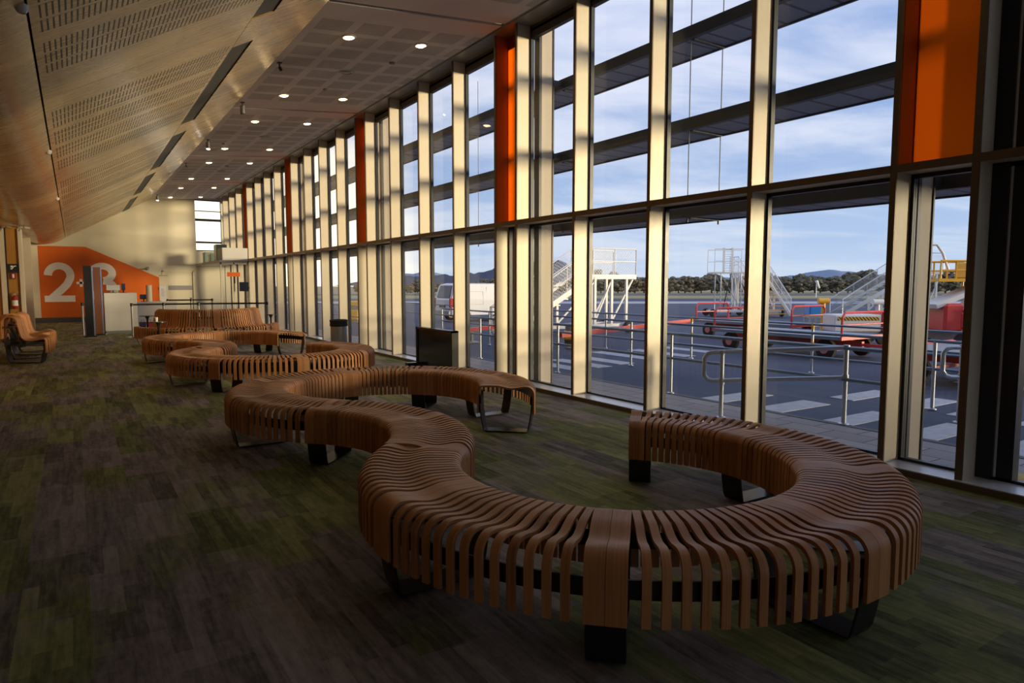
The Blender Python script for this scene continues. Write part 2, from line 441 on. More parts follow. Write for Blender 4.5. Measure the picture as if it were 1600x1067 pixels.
def text_mesh(body, size, name, m, parent, matrix, offset=0.0, extrude=.002, align='CENTER', sx=1.0):
    cu = bpy.data.curves.new(name, 'FONT'); cu.body = body; cu.size = size; cu.offset = offset; cu.extrude = extrude; cu.align_x = align
    t = bpy.data.objects.new(name, cu); C.objects.link(t); bpy.context.view_layer.update()
    me = bpy.data.meshes.new_from_object(t.evaluated_get(bpy.context.evaluated_depsgraph_get()))
    bpy.data.objects.remove(t)
    me.transform(matrix @ Matrix.Diagonal((sx, 1, 1, 1)))
    me.materials.clear(); me.materials.append(m)
    o = bpy.data.objects.new(name, me); C.objects.link(o); o.parent = parent
    if parent is not None: me.transform(Matrix.Translation(-parent.location))
    return o

RIGHT = Vector((math.cos(YAW), -math.sin(YAW), 0)); FWD = Vector((math.sin(YAW), math.cos(YAW), 0))
def ground(px, py, z=0.0):   # where a spot of the photograph lies on the level plane z (used once, for layout)
    d = RIGHT*((px-800)/1056) + (FWD*math.cos(PITCH)+Vector((0, 0, -math.sin(PITCH)))) + (FWD*math.sin(PITCH)+Vector((0, 0, math.cos(PITCH))))*(-(py-533.5)/1056)
    t = (z-EYE)/d.z; return Vector((d.x*t, d.y*t, z))
def deep(px, depth):         # a point on the ground at a given distance along the view
    lat = (px-800)/1056*depth; p = FWD*depth+RIGHT*lat; return Vector((p.x, p.y, 0))

# ================================================================== SETTING
DX = 4.89         # room-side edge of the window fins
GX = 5.10         # glass
BACK = -9.0       # the hall runs on behind the camera
FARY = 28.7
PITCHY = 5.38
FB = [2.09-PITCHY*0+PITCHY*i for i in range(6)]   # 2.09, 7.47 ... 28.99
cz = lambda x: 4.68+.085*(x-DX)      # ceiling height
sz = lambda x: 4.48+.56*(x-2.52)     # slanted panels

struct(MB().box((-1.75, BACK, -.12), (5.12, FARY, 0)).build('floor', M_CARPET), 'patchwork carpet of grey, brown and olive green planks', 'floor')
# flat ceiling: panels between control joints, 12 mm apart
cl = setting('ceiling', 'flat grey ceiling with perforated squares and dark control joints beside the window wall', 'ceiling')
js = [BACK, -3.13, 2.25, 7.63, 13.01, 18.39, 23.77, FARY]
for a, b in zip(js[:-1], js[1:]):
    MB().prism([(2.52, cz(2.52)), (4.80, cz(4.80)), (4.80, cz(4.80)+.03), (2.52, cz(2.52)+.03)], a+.04, b-.04).build('ceiling_panel', M_CEIL, cl)
MB().prism([(2.50, cz(2.5)+.05), (5.3, cz(5.3)+.05), (5.3, cz(5.3)+.2), (2.50, cz(2.5)+.2)], BACK, FARY).build('ceiling_backing', M_DARKF, cl)
MB().prism([(4.83, 4.66), (5.15, 4.66), (5.15, 4.70), (4.83, 4.70)], BACK, FARY).build('window_head_soffit', M_GREY, cl)

# slanted veneer ceiling with a gap line, curved lower soffit
sl = setting('ceiling_slant', 'slanted timber veneer ceiling with rows of slots and dark air slots', 'ceiling')
MB().prism([(-.15, sz(-.15)), (1.60, sz(1.60)), (1.60, sz(1.60)+.03), (-.15, sz(-.15)+.03)], BACK, FARY).build('slotted_panels', M_SLANT, sl)
MB().prism([(1.83, sz(1.83)), (2.52, sz(2.52)), (2.52, sz(2.52)+.2), (2.49, sz(2.52)+.2), (1.83, sz(1.83)+.03)], BACK, FARY).build('edge_panels', M_SOFFIT, sl)
MB().prism([(1.605, sz(1.605)+.014), (1.825, sz(1.825)+.014), (1.825, sz(1.825)+.06), (1.605, sz(1.605)+.06)], BACK, FARY).build('air_slot_backing', M_AIR, sl)
for i in range(-3, 5):   # infill boards between the air slots
    a = 8.2+PITCHY*i-.95
    if a+.95 > BACK: MB().prism([(1.605, sz(1.605)), (1.83, sz(1.83)), (1.83, sz(1.83)+.03), (1.605, sz(1.605)+.03)], max(a, BACK), min(a+.95, FARY)).build('infill_board', M_SOFFIT, sl)
cv_ = []
P0 = (-.165, sz(-.165)); 
for t in [0, .15, .3, .45, .6, .75, .9, 1]:      # bezier from the seam to the flat lip
    a, b, c_ = P0, (-.42, 2.76), (-.80, 2.72)
    cv_.append(((1-t)**2*a[0]+2*t*(1-t)*b[0]+t*t*c_[0], (1-t)**2*a[1]+2*t*(1-t)*b[1]+t*t*c_[1]))
cv_ += [(-1.0, 2.74), (-1.25, 2.80), (-1.5, 2.86), (-1.75, 2.90)]
m_ = MB(); n_ = len(cv_)
vs = [(x, BACK, z) for x, z in cv_]+[(x, FARY, z) for x, z in cv_]
m_.add(vs, [(i, i+1, n_+i+1, n_+i) for i in range(n_-1)], smooth=True)
vs = [(x, BACK, z+.03) for x, z in cv_]+[(x, FARY, z+.03) for x, z in cv_]
m_.add(vs, [(i, i+1, n_+i+1, n_+i) for i in range(n_-1)], smooth=True)
m_.build('curved_soffit', M_SOFFIT, sl)
MB().prism([(-.19, sz(-.19)+.035), (-.10, sz(-.10)+.035), (-.10, sz(-.10)+.06), (-.19, sz(-.19)+.06)], BACK, FARY).build('seam', M_LABELB, sl)

# left wall with timber piers and metal ribs that bend on to the soffit
struct(MB().box((-1.85, BACK, 0), (-1.65, FARY, 3.1)).build('wall_left', M_TIMBER), 'amber timber wall on the left under the curved soffit', 'wall')
def pier(y, x1, n, lab):
    p = setting('trim_%d' % n, lab, 'pier', (-1.4, y, 0))
    MB().box((-1.65, y, 0), (x1, y+.35, 2.72)).build('timber_face', M_TIMBER, p)
    def rib(x, dx):
        m = MB().box((x, y-.05, 0), (x+dx, y+.40, 2.66))
        pts = [(x+dx/2, 2.62), (x+dx/2+.02, 2.70), (x+dx/2+.10, 2.715), (x+dx/2+.2, 2.70)]
        for a, b in zip(pts[:-1], pts[1:]): m.prism([(a[0]-.01, a[1]-.03), (b[0]+.01, b[1]-.03), (b[0]+.01, b[1]+.005), (a[0]-.01, a[1]+.005)], y-.05, y+.05)
        m.build('rib', M_FIN, p)
    rib(x1-.36, .10); rib(x1, .07)
    MB().box((x1-.25, y-.02, 0), (x1-.23, y+.02, 2.68)).build('shadow_strip', M_DARKF, p)
pier(20.0, -1.06, 1, 'amber timber pier with pale metal ribs behind the left bench')
struct(MB().box((-1.65, 24.3, 0), (-1.00, 24.6, 2.70)).build('trim_2', M_FIN), 'pale metal pier between the timber pier and the orange wall', 'pier')
struct(MB().box((-1.65, 17.6, 0), (-1.55, 18.1, 2.80)).build('trim_3', M_FIN), 'pale metal rib on the left wall beside the left bench', 'pier')

# far wall with window and door openings, painted orange shape and numbers
wf = setting('wall_far', 'cream end wall with a painted orange shape', 'wall', (0, FARY, 0))
WZ = cz(5)+.1
m_ = MB()
m_.box((-1.85, FARY, 0), (2.85, FARY+.2, WZ)).box((2.85, FARY, 1.84), (3.91, FARY+.2, WZ)).box((3.91, FARY, 0), (4.05, FARY+.2, WZ))
m_.box((4.05, FARY, 4.60), (5.3, FARY+.2, WZ)).box((4.05, FARY, 0), (5.3, FARY+.2, 2.63)).box((4.98, FARY, 2.63), (5.3, FARY+.2, 4.6))
m_.build('wall_surface', M_WALLC, wf)
op = [(-.98, .18), (2.76, .18), (2.76, 1.59), (.42, 2.68), (-.98, 2.68)]
MB().prism(op, FARY-.004, FARY).build('orange_shape', M_ORANGE, wf)
struct(MB().box((-1.65, FARY-.02, 0), (2.84, FARY, .18)).build('baseboard_far', M_SKIRT), 'dark skirting under the orange end wall', 'skirting')
wdf = setting('window_30', 'high window in the end wall above the suspended box', 'window', (4.5, FARY, 2.63))
MB().box((4.05, FARY+.08, 2.63), (4.98, FARY+.09, 4.6)).build('pane', M_GLASS, wdf)
for zc, h in ((2.97, .07), (3.83, .09), (4.17, .03), (2.65, .04), (4.58, .04)):
    MB().box((4.05, FARY+.03, zc-h/2), (4.98, FARY+.12, zc+h/2)).build('glazing_bar', M_DARKF, wdf)
dr = setting('door_1', 'white door with a grey band in the end wall behind the belt barriers', 'door', (3.38, FARY, 0))
MB().box((2.87, FARY+.02, 0), (3.89, FARY+.07, 1.82)).build('leaf', M_WALLC, dr)
m_ = MB(); m_.box((2.83, FARY-.015, 0), (2.87, FARY+.05, 1.86)).box((3.89, FARY-.015, 0), (3.93, FARY+.05, 1.86)).box((2.83, FARY-.015, 1.82), (3.93, FARY+.05, 1.86)); m_.build('frame', M_FIN, dr)
MB().box((2.92, FARY-.0, 1.13), (3.87, FARY+.025, 1.30)).build('band', M_GREY, dr)
MB().box((3.80, FARY-.03, .80), (3.84, FARY+.02, .84)).build('door_handle', M_CHROME, dr)

# numbers 2 + 3
fm = Matrix.Rotation(PI/2, 4, 'X')
def glyph(strokes, w, name, label, par):
    # ribbon outline from a list of centre-line points
    m = MB()
    for pts0 in strokes:
        pts = pts0
        pts = [Vector((p[0], 0, p[1])) for p in pts]; L = []; Rr = []
        for i, p in enumerate(pts):
            t = (pts[min(i+1, len(pts)-1)]-pts[max(i-1, 0)]).normalized(); n = Vector((-t.z, 0, t.x))*w/2
            L.append(p+n); Rr.append(p-n)
        n = len(pts); y0 = FARY-.012-.003*strokes.index(pts0); y1 = FARY-.004
        vs = [(p.x, y0, p.z) for p in L]+[(p.x, y0, p.z) for p in Rr]+[(p.x, y1, p.z) for p in L]+[(p.x, y1, p.z) for p in Rr]
        fs = []
        for i in range(n-1):
            fs += [(i, i+1, n+i+1, n+i), (2*n+i, 3*n+i, 3*n+i+1, 2*n+i+1), (i, 2*n+i, 2*n+i+1, i+1), (n+i, n+i+1, 3*n+i+1, 3*n+i)]
        fs += [(0, n, 3*n, 2*n), (n-1, 3*n-1, 4*n-1, 2*n-1)]
        m.add(vs, fs)
    o = m.build(name, M_PAPER, par); o['label'] = label; return o
def arc(cx, cz_, rx, rz, a0, a1, n=14): return [(cx+rx*math.cos(math.radians(a0+(a1-a0)*i/n)), cz_+rz*math.sin(math.radians(a0+(a1-a0)*i/n))) for i in range(n+1)]
W_ = .24
two = [arc(-.40, 1.66, .33, .335, 180, -25, 16)+[(-.17, 1.37), (-.30, 1.21), (-.46, 1.05), (-.58, .93), (-.68, .83)]]
g2 = glyph(two, W_, 'painted_number', 'large white number 2 painted on the orange end wall', wf)
MB().box((-.86, FARY-.016, .73), (.04, FARY-.004, .95)).build('foot_stroke', M_PAPER, g2)
g3 = glyph([arc(.90, 1.745, .31, .26, 165, -85, 16), arc(.90, 1.15, .36, .31, 88, -165, 18)], W_, 'painted_number', 'large white number 3 painted on the orange end wall behind the black totems', wf)
pl = MB().box((.10, FARY-.012, 1.355), (.37, FARY-.004, 1.435)).box((.195, FARY-.012, 1.26), (.275, FARY-.004, 1.53)).build('painted_plus_sign', M_PAPER, wf)

# back wall, unseen, glazed to let in sky light as added fill
wb = setting('wall_back', 'unseen end wall behind the camera, glazed for sky fill', 'wall', (0, BACK, 0))
m_ = MB()
for i in range(7): m_.box((-1.8+i*1.16, BACK-.1, 0), (-1.74+i*1.16, BACK, 4.9))
m_.box((-1.85, BACK-.1, 0), (5.3, BACK, .06)).box((-1.85, BACK-.1, 2.13), (5.3, BACK, 2.18)); m_.build('frame', M_FIN, wb)
MB().box((-1.85, BACK-.06, 0), (5.3, BACK-.05, 4.9)).build('pane', M_GLASS, wb)
# added unseen block that keeps the low sun off the near end of the hall
struct(MB().box((5.9, -20, 0), (18.6, -9.3, 5.6)).build('added_sun_blocker', M_WALLC), 'added sun-blocking box outside, unseen behind the camera', 'sun blocker')
struct(MB().box((-2.0, BACK-.2, 4.95), (5.45, FARY+.2, 5.05)).build('roof', M_DARKF), 'flat roof above the ceiling', 'roof')
struct(MB().box((-2.0, BACK-.2, 3.0), (-1.85, FARY+.2, 5.0)).build('wall_left_upper', M_DARKF), 'wall above the left soffit', 'wall')
struct(MB().box((-1.85, FARY, WZ-.02), (5.3, FARY+.2, 4.98)).build('trim_40', M_WALLC), 'wall strip above the end window', 'wall')
struct(MB().box((-1.75, BACK, 2.95), (-1.66, FARY, 3.2)).build('trim_41', M_WALLC), 'wall strip behind the curved soffit', 'trim')

# window wall: one structure object per bay
def bay(y0, y1, n, kind, frame=0.0):
    """fin stands at y0 (nearer side), glass runs on to y1"""
    desc = {'orange': 'narrow window bay with an orange panel above the transom', 'post': 'window bay with a pale outside column at its near edge', 'plain': 'tall window bay between pale metal fins'}[kind]
    w_ = setting('window_%d' % n, desc, 'window', (DX, y0, 0))
    t = .036
    top = 4.66
    # fin: pale sides, nose in a darker copy that holds its shade
    MB().box((DX+.012, y0-t/2, 0), (GX+.01, y0+t/2, top)).build('fin', M_FIN, w_)
    MB().box((DX, y0-t/2-.004, 0), (DX+.014, y0+t/2+.004, top)).build('fin_nose', M_FIN_SHADE, w_)
    MB().box((DX-.002, y0+t/2+.004, 2.13), (DX+.012, y1-t/2-.004, 2.185)).build('transom_nose', M_FIN_SHADE, w_)
    MB().box((DX+.012, y0+t/2, 2.135), (GX, y1-t/2, 2.18)).build('transom', M_FIN, w_)
    MB().box((DX-.03, y0-t/2, 0), (GX, y1-t/2, .05)).build('sill', M_SILL, w_)
    MB().box((DX-.04, y0-t/2, 0), (DX-.03, y1-t/2, .045)).build('sill_nose', M_FIN_SHADE, w_)
    # dark glazing frame
    a, b = y0+t/2, y1-t/2; m = MB(); e = .022
    for za, zb in ((.05, 2.135), (2.18, 4.62)):
        m.box((GX+.0, a, za), (GX+.05, a+e+frame, zb)).box((GX+.0, b-e, za), (GX+.05, b, zb))
        m.box((GX+.0, a, za), (GX+.05, b, za+.02)).box((GX+.0, a, zb-.03), (GX+.05, b, zb))
    m.build('glazing_frame', M_DARKF, w_)
    MB().box((GX+.0, a, 4.50), (GX+.06, b, 4.66)).build('head_panel', plain_head, w_)
    MB().box((GX+.02, a+e, .06), (GX+.028, b-e, 2.12)).build('lower_pane', M_GLASS, w_)
    if kind == 'orange':
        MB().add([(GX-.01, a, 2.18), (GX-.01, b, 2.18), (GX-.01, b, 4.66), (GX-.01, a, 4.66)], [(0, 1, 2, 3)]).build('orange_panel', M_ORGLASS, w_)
        MB().box((DX+.014, b-.006, 2.18), (GX-.012, b, 4.66)).build('orange_return', M_ORSHADE, w_)
    else:
        MB().box((GX+.02, a+e, 2.19), (GX+.028, b-e, 4.5)).build('upper_pane', M_GLASS, w_)
    return w_
plain_head = plain('dark_plum_head_panel', (.06, .045, .055), .5)
offs = [0, .52, 1.735, 2.95, 4.165]
ys = [(FB[0]-1.2-1.215*i, 'near') for i in range(8, 0, -1)]+[(FB[0]-1.2, 'near')]
for f in FB[:5]:
    for i, o_ in enumerate(offs): ys.append((f+o_, 'b' if i == 0 else ('a' if i == 1 else 'm')))
ys.append((FB[5]-.30, 'end'))
for n in range(len(ys)-1):
    y0, t0 = ys[n]; y1, _ = ys[n+1]
    bay(y0, min(y1, FARY), n+1, 'orange' if t0 == 'b' else ('plain'), frame=.0)
# wide dark door stile in the nearest bay
ds = setting('trim_5', 'wide dark door stile with a thin silver line at the right edge of the picture', 'door frame', (GX, 1.95, 0))
MB().box((GX-.02, 1.97, .05), (GX+.07, 2.07, 4.6)).box((GX+.0, 1.86, .05), (GX+.09, 1.955, 4.6)).build('stile', M_DARKF, ds)
MB().box((GX+.0, 1.955, .05), (GX+.05, 1.97, 4.6)).build('silver_line', M_SILL, ds)

# ================================================================== outside of the facade: columns, sunshades, hanging rods
cols = []
for i, f in enumerate(FB[:5]):
    for j, dy in enumerate((-.03, .55)):
        nm = 'external_column'
        lab = ['pale external steel column outside the %s orange bay, on its %s side' % (['nearest', 'second', 'third', 'fourth', 'fifth'][i], ['near', 'far'][j])][0]
        t = thing(nm, lab, 'column', (5.33, f+dy, 0))
        MB().box((5.24, f+dy-.045, 0), (5.42, f+dy+.045, 4.9)).build('shaft', M_BEIGE, t)
        m = MB().box((5.20, f+dy-.055, 0), (5.24, f+dy+.055, 4.9)).box((5.42, f+dy-.055, 0), (5.44, f+dy+.055, 4.9)); m.build('flange', M_DARKF, t)
        m = MB()
        for zl in (2.07, 3.0, 3.95): m.box((5.44, f+dy-.02, zl+.03), (5.60, f+dy+.02, zl+.09))
        m.build('bracket', M_LOUV, t)
for zl, nm in ((2.07, 'lowest, at transom height'), (3.0, 'middle of the three'), (3.95, 'topmost of the three')):
    t = thing('sunshade', 'long dark horizontal sunshade outside the windows, '+nm, 'sunshade', (5.9, 14, zl))
    MB().box((5.60, -1, zl), (5.66, 29.5, zl+.125)).build('fascia', M_LOUV, t)
    MB().box((5.66, -1, zl+.01), (6.14, 29.5, zl+.03)).build('blade', M_RIB, t)
    MB().box((6.14, -1, zl-.005), (6.17, 29.5, zl+.04)).build('outer_edge', M_LOUV, t)
    for f in FB[:5]:
        for dy in (0, 3.11): MB().box((5.66, f+dy-.02, zl-.012), (6.14, f+dy+.02, zl+.012)).build('cross_rib', M_LOUV, t)
for i, f in enumerate(FB[:5]):
    for dy in (.0, 3.11):
        for xx in (5.63, 6.13):
            if dy == 0 and xx < 6: continue
            o = MB().tube((xx, f+dy, 2.03), (xx, f+dy, 4.9), .0055, 6).tube((xx, f+dy, 2.02), (xx, f+dy, 2.06), .012, 6).build('hanging_rod', M_LOUV)
            tag(o, 'thin dark vertical sunshade rod outside %s' % ('an orange bay' if dy == 0 else ('a clear bay, close to the glass' if xx < 6 else 'a clear bay, at the shades\' outer edge')), 'rod', 'sunshade rods')

# ================================================================== BENCHES
RO, RI = 1.40, .87; RM = (RO+RI)/2; STEP = math.radians(44.84)
def offset_profile(pts, th):
    out = []
    P = [Vector((a, b)) for a, b in pts]
    for i, p in enumerate(P):
        t = (P[min(i+1, len(P)-1)]-P[max(i-1, 0)]).normalized(); n = Vector((-t.y, t.x)); out.append(p+n*th)
    return out
def seat_profile():
    # across the bench: d = distance outward of the centre line, z; outer skin, going from outer tip over the top to the inner tip
    h = (RO-RI)/2; p = [(h, .178), (h, .25), (h, .31), (h, .34)]
    for a in (8, 20, 32, 44, 56, 68, 80): p.append((h-.075+.075*math.cos(math.radians(a)), .356+.075*math.sin(math.radians(a))))
    n = 18
    for i in range(n+1):
        d = (h-.075)-(2*h-.135)*i/n; u = i/n
        p.append((d, .431-.021*math.sin(PI*min(1, u/.70))**2+.003*math.sin(PI*u)))
    for a in (100, 114, 128, 142, 156, 170): p.append((-h+.052+.052*math.cos(math.radians(a)), .378+.052*math.sin(math.radians(a))))
    p += [(-h+.003, .365), (-h, .33), (-h, .25), (-h, .178)]
    return p
def back_profile():
    p = [(.40, .178), (.40, .25), (.40, .33), (.397, .365)]
    for a in (15, 35, 55, 75): p.append((.348+.052*math.cos(math.radians(a)), .378+.052*math.sin(math.radians(a))))
    p += [(.31, .425), (.25, .408), (.18, .395), (.12, .398), (.07, .415), (.032, .45), (.01, .52), (-.005, .60), (-.022, .68)]
    for i in range(9):
        a = math.radians(5+i*21); p.append((-.15+.128*math.cos(a), .70+.105*math.sin(a)))
    p += [(-.285, .60), (-.292, .50), (-.30, .42)]
    return p
def slat(m, c, ang, half_w, prof, th, uid, side=1.0, shift=0.0):
    """one bent board: profile swept across its width; c = arc centre, ang = direction of the board"""
    rad = Vector((math.cos(ang), math.sin(ang), 0)); tan = Vector((-math.sin(ang), math.cos(ang), 0))
    A = [Vector(p) for p in prof]; B = offset_profile(prof, th if side > 0 else th)
    L = 0; ls = [0]
    for a, b in zip(A[:-1], A[1:]): L += (b-a).length; ls.append(L)
    n = len(A); vs = []
    for s_ in (-1, 1):
        for q in (A, B):
            for p in q: vs.append(Vector(c)+rad*(RM+side*p[0])+tan*(s_*half_w+shift)+Vector((0, 0, p[1])))
    fs = []; uv = []
    v0 = uid*10.0+random.random()*5
    for i in range(n-1):
        a, b = ls[i], ls[i+1]
        fs.append((i, i+1, 2*n+i+1, 2*n+i)); uv.append([(a, v0), (b, v0), (b, v0+2*half_w), (a, v0+2*half_w)])
        fs.append((n+i, 3*n+i, 3*n+i+1, n+i+1)); uv.append([(a, v0), (a, v0+2*half_w), (b, v0+2*half_w), (b, v0)])
        fs.append((i, n+i, n+i+1, i+1)); uv.append([(a, v0+3), (a, v0+3+th), (b, v0+3+th), (b, v0+3)])
        fs.append((2*n+i, 2*n+i+1, 3*n+i+1, 3*n+i)); uv.append([(a, v0+4), (b, v0+4), (b, v0+4+th), (a, v0+4+th)])
    for i in (0, n-1):
        fs.append((i, 2*n+i, 3*n+i, n+i)); uv.append([(ls[i], v0), (ls[i], v0+.07), (ls[i]+.01, v0+.07), (ls[i]+.01, v0)])
    m.add(vs, fs, uv, smooth=True)
def chain(label, start_c, start_a, turns, prof, group=None, nsl=13, back=False):
    """start_c: centre of the first arc, start_a: angle of its first joint; turns: -1 clockwise, +1 anticlockwise modules.
    side: the outer face of the profile lies away from the arc centre for -1 turns."""
    root = thing('curved_slatted_bench', label, 'bench', (start_c[0]+RM*math.cos(start_a), start_c[1]+RM*math.sin(start_a), 0), group=group)
    c = Vector((start_c[0], start_c[1], 0)); a = start_a; turn = turns[0]; uid = 0; base_turn = turns[0]
    th = .016
    def leg(c, a, side, shift=0.0):
        rad = Vector((math.cos(a), math.sin(a), 0)); tan = Vector((-math.sin(a), math.cos(a), 0)); c = Vector(c)+Vector((0, 0, 0))
        if back: pts = [(.372, .33), (.368, .22), (.345, .12), (.315, .03), (.295, .006), (-.16, .006), (-.18, .03), (-.215, .15), (-.235, .33), (-.25, .42)]
        else: pts = [(.247, .33), (.246, .26), (.240, .19), (.228, .11), (.212, .035), (.196, .006), (-.196, .006), (-.212, .035), (-.228, .11), (-.240, .19), (-.246, .26), (-.247, .33)]
        m = MB(); A = [Vector(p) for p in pts]; B = offset_profile(pts, -.010)
        B = [Vector((b.x, max(b.y, .0))) for b in B]; n = len(A); vs = []
        A = [Vector((p.x, p.y+.004)) for p in A]
        for s_ in (-1, 1):
            for q in (A, B):
                for p in q: vs.append(c+rad*(RM+side*p.x)+tan*(s_*.072+shift)+Vector((0, 0, p.y)))
        fs = []
        for i in range(n-1): fs += [(i, i+1, 2*n+i+1, 2*n+i), (n+i, 3*n+i, 3*n+i+1, n+i+1), (i, n+i, n+i+1, i+1), (2*n+i, 2*n+i+1, 3*n+i+1, 3*n+i)]
        fs += [(0, 2*n, 3*n, n), (n-1, 3*n-1, 4*n-1, 2*n-1)]
        m.add(vs, fs)
        for d in ((.25, -.25) if not back else (.36, -.24)):   # cleats between the leg and the boards
            p = c+rad*(RM+side*d*.985); m.bar(p-tan*.06+tan*shift+Vector((0, 0, .31)), p+tan*.06+tan*shift+Vector((0, 0, .31)), .012, .06)
        m.build('leg', M_BLACK, root)
    side = 1.0
    for k_, tr in enumerate(turns):
        if tr != turn:            # inflection: the next arc's centre is across the bench
            c = c+Vector((math.cos(a), math.sin(a), 0))*2*RM; a = a+PI; turn = tr
        side = 1.0 if (tr == base_turn or not back) else -1.0
        leg(c, a, side, shift=(.075 if tr > 0 else -.075) if k_ == 0 else 0.0)
        m = MB(); a1 = a+tr*STEP
        pw = .0385
        mp = []
        for (aa, sgn) in ((a, tr), (a1, -tr)):
            q = MB(); slat(q, c, aa, pw-.0008, prof, th, uid, side, shift=sgn*pw); uid += 1; mp.append(q)
        da = 2*pw/RM
        for i in range(nsl):
            # spread so the clear gaps are even on the centre line
            t = (i+.5)/nsl; aa = a+tr*(da*1.12+(STEP-2.24*da)*t)
            slat(m, c, aa, .0165, prof, th, uid, side); uid += 1
        so_ = m.build('slatted_seat', M_SLAT, root)
        for q in mp: q.build('end_plank', M_SLAT, so_)
        rails = MB()
        for d in ((RO-RM-.035, -(RM-RI)+.035) if not back else (.36, -.02)):
            n = 14; vs = []
            for i in range(n+1):
                aa = a+(a1-a)*i/n; r = RM+side*d
                for (dr_, z_) in ((-.005, .265), (.005, .265), (.005, .335), (-.005, .335)):
                    vs.append(c+Vector((math.cos(aa)*(r+dr_), math.sin(aa)*(r+dr_), z_)))
            fs = [(i*4+j, i*4+(j+1) % 4, (i+1)*4+(j+1) % 4, (i+1)*4+j) for i in range(n) for j in range(4)]
            fs += [(3, 2, 1, 0), (n*4, n*4+1, n*4+2, n*4+3)]
            rails.add(vs, fs)
        if back:    # upright rail behind the back boards
            n = 14; vs = []
            for i in range(n+1):
                aa = a+(a1-a)*i/n; r = RM+side*(-.16)
                for (dr_, z_) in ((-.02, .60), (.02, .60), (.02, .64), (-.02, .64)):
                    vs.append(c+Vector((math.cos(aa)*(r+dr_), math.sin(aa)*(r+dr_), z_)))
            rails.add(vs, [(i*4+j, i*4+(j+1) % 4, (i+1)*4+(j+1) % 4, (i+1)*4+j) for i in range(n) for j in range(4)]+[(3, 2, 1, 0), (n*4, n*4+1, n*4+2, n*4+3)])
            for q in (.12, .5, .88):
                aa = a+(a1-a)*q; rad = Vector((math.cos(aa), math.sin(aa), 0))
                rails.bar(c+rad*(RM+side*-.02)+Vector((0, 0, .33)), c+rad*(RM+side*-.15)+Vector((0, 0, .61)), .03, .02)
                rails.bar(c+rad*(RM+side*.36)+Vector((0, 0, .30)), c+rad*(RM+side*-.24)+Vector((0, 0, .30)), .03, .02)
        rails.build('support_rail', M_BLACK, root)
        a = a1
    leg(c, a, side, shift=(-.075 if turn > 0 else .075))
    return root
SP = seat_profile(); BP = back_profile()
A0 = math.radians(-134.4)+4*STEP
chain('brown slatted snake bench in the foreground, its horseshoe end nearest the camera', (2.459, 2.701), A0, [-1]*6+[1]*2+[-1]*6, SP)
chain('second brown slatted snake bench, behind the foreground one', (2.38, 9.93), A0, [-1]*6+[1]*2+[-1]*5, SP)
chain('brown slatted bench with a high curved back in front of the belt barriers', (2.60, 16.95), math.radians(180), [1]*4, BP, back=True)
chain('brown slatted bench with curled backs standing against the left wall', (-1.86, 14.6), -STEP/2, [1, -1, 1], BP, back=True)

# ================================================================== CEILING FITTINGS
def on_ceiling(x): return cz(x)
proto = thing('downlight', '', 'ceiling light', (3.12, 8.72, on_ceiling(3.12)))
MB().lathe([(.095, -.004), (.098, .002), (.072, -.014), (.095, -.012)][::-1], (0, 0, 0), 28).build('trim_ring', M_WSTEEL, proto, local=True)
MB().lathe([(.001, -.030), (.045, -.026), (.068, -.014), (.070, -.002)], (0, 0, 0), 24).build('lens', M_LIT, proto, local=True)
ordn = ['nearest', 'second', 'third', 'fourth', 'fifth', 'sixth', 'seventh', 'eighth']
first = True
for row, xx in (('slanted veneer', 3.13), ('windows', 4.15)):
    for i, yy in enumerate([8.72, 11.92, 14.10, 17.25, 19.45, 22.65, 25.0, 27.9]):
        lab = 'round lit downlight in the row beside the %s, %s from the camera' % (row, ordn[i])
        tilt = math.atan(.085)
        if first: o = proto; o['label'] = lab; first = False
        else: o = dup(proto, None, label=lab)
        o.location = (xx, yy, cz(xx)-.001); o.rotation_euler = (0, -tilt, 0); o['group'] = 'downlights in the flat ceiling'
for xx in (3.13, 4.15):
    for yy in (-2.04, 3.34, 6.54, 8.72, 11.92, 14.10, 17.25, 19.45, 22.65, 25.0, 27.9):  # positions nearer than the first fitting are added fill lamps
        ld = bpy.data.lights.new('downlight_and_fill_beam', 'SPOT'); lo = bpy.data.objects.new('downlight_and_fill_beam', ld); C.objects.link(lo)
        ld.energy = 20 if yy > 8 else 9; ld.color = (1, .84, .62); ld.spot_size = math.radians(150); ld.spot_blend = 1.0; ld.shadow_soft_size = .25
        lo.location = (xx, yy, cz(xx)-.04)
t0 = None
for i, (xx, yy) in enumerate(((3.65, 10.28), (3.67, 15.66), (3.68, 21.0))):
    if t0 is None:
        t0 = thing('ceiling_vent', '', 'ceiling vent', (0, 0, 0))
        MB().lathe([(.11, 0), (.115, -.008), (.10, -.014), (.085, -.008), (.07, -.016), (.055, -.008), (.04, -.016), (.001, -.012)], (0, 0, 0), 28).build('grille', M_GREY, t0, local=True)
        MB().lathe([(.125, 0), (.125, -.006), (.11, -.008)], (0, 0, 0), 28).build('rim', M_WALLC, t0, local=True)
        o = t0
    else: o = dup(t0, None)
    o.location = (xx, yy, cz(xx)-.001); o.rotation_euler = (0, -math.atan(.085), 0)
    o['label'] = 'round ceiling vent between the two downlight rows, %s' % ['nearest', 'second', 'farthest'][i]; o['group'] = 'round ceiling vents'
for i, (xx, yy) in enumerate(((3.66, 11.35), (3.0, 16.6), (4.1, 9.6), (3.66, 20.0))):
    o = MB().lathe([(.045, 0), (.045, -.015), (.03, -.035), (.001, -.038)], (0, 0, 0), 18).build('smoke_detector', M_GREY)
    tag(o, 'small grey domed detector on the flat ceiling, %s' % ['beyond the nearest vent', 'beside the veneer edge', 'nearest of them, toward the windows', 'farthest of them'][i], 'detector', 'ceiling detectors')
    o.location = (xx, yy, cz(xx)-.001)
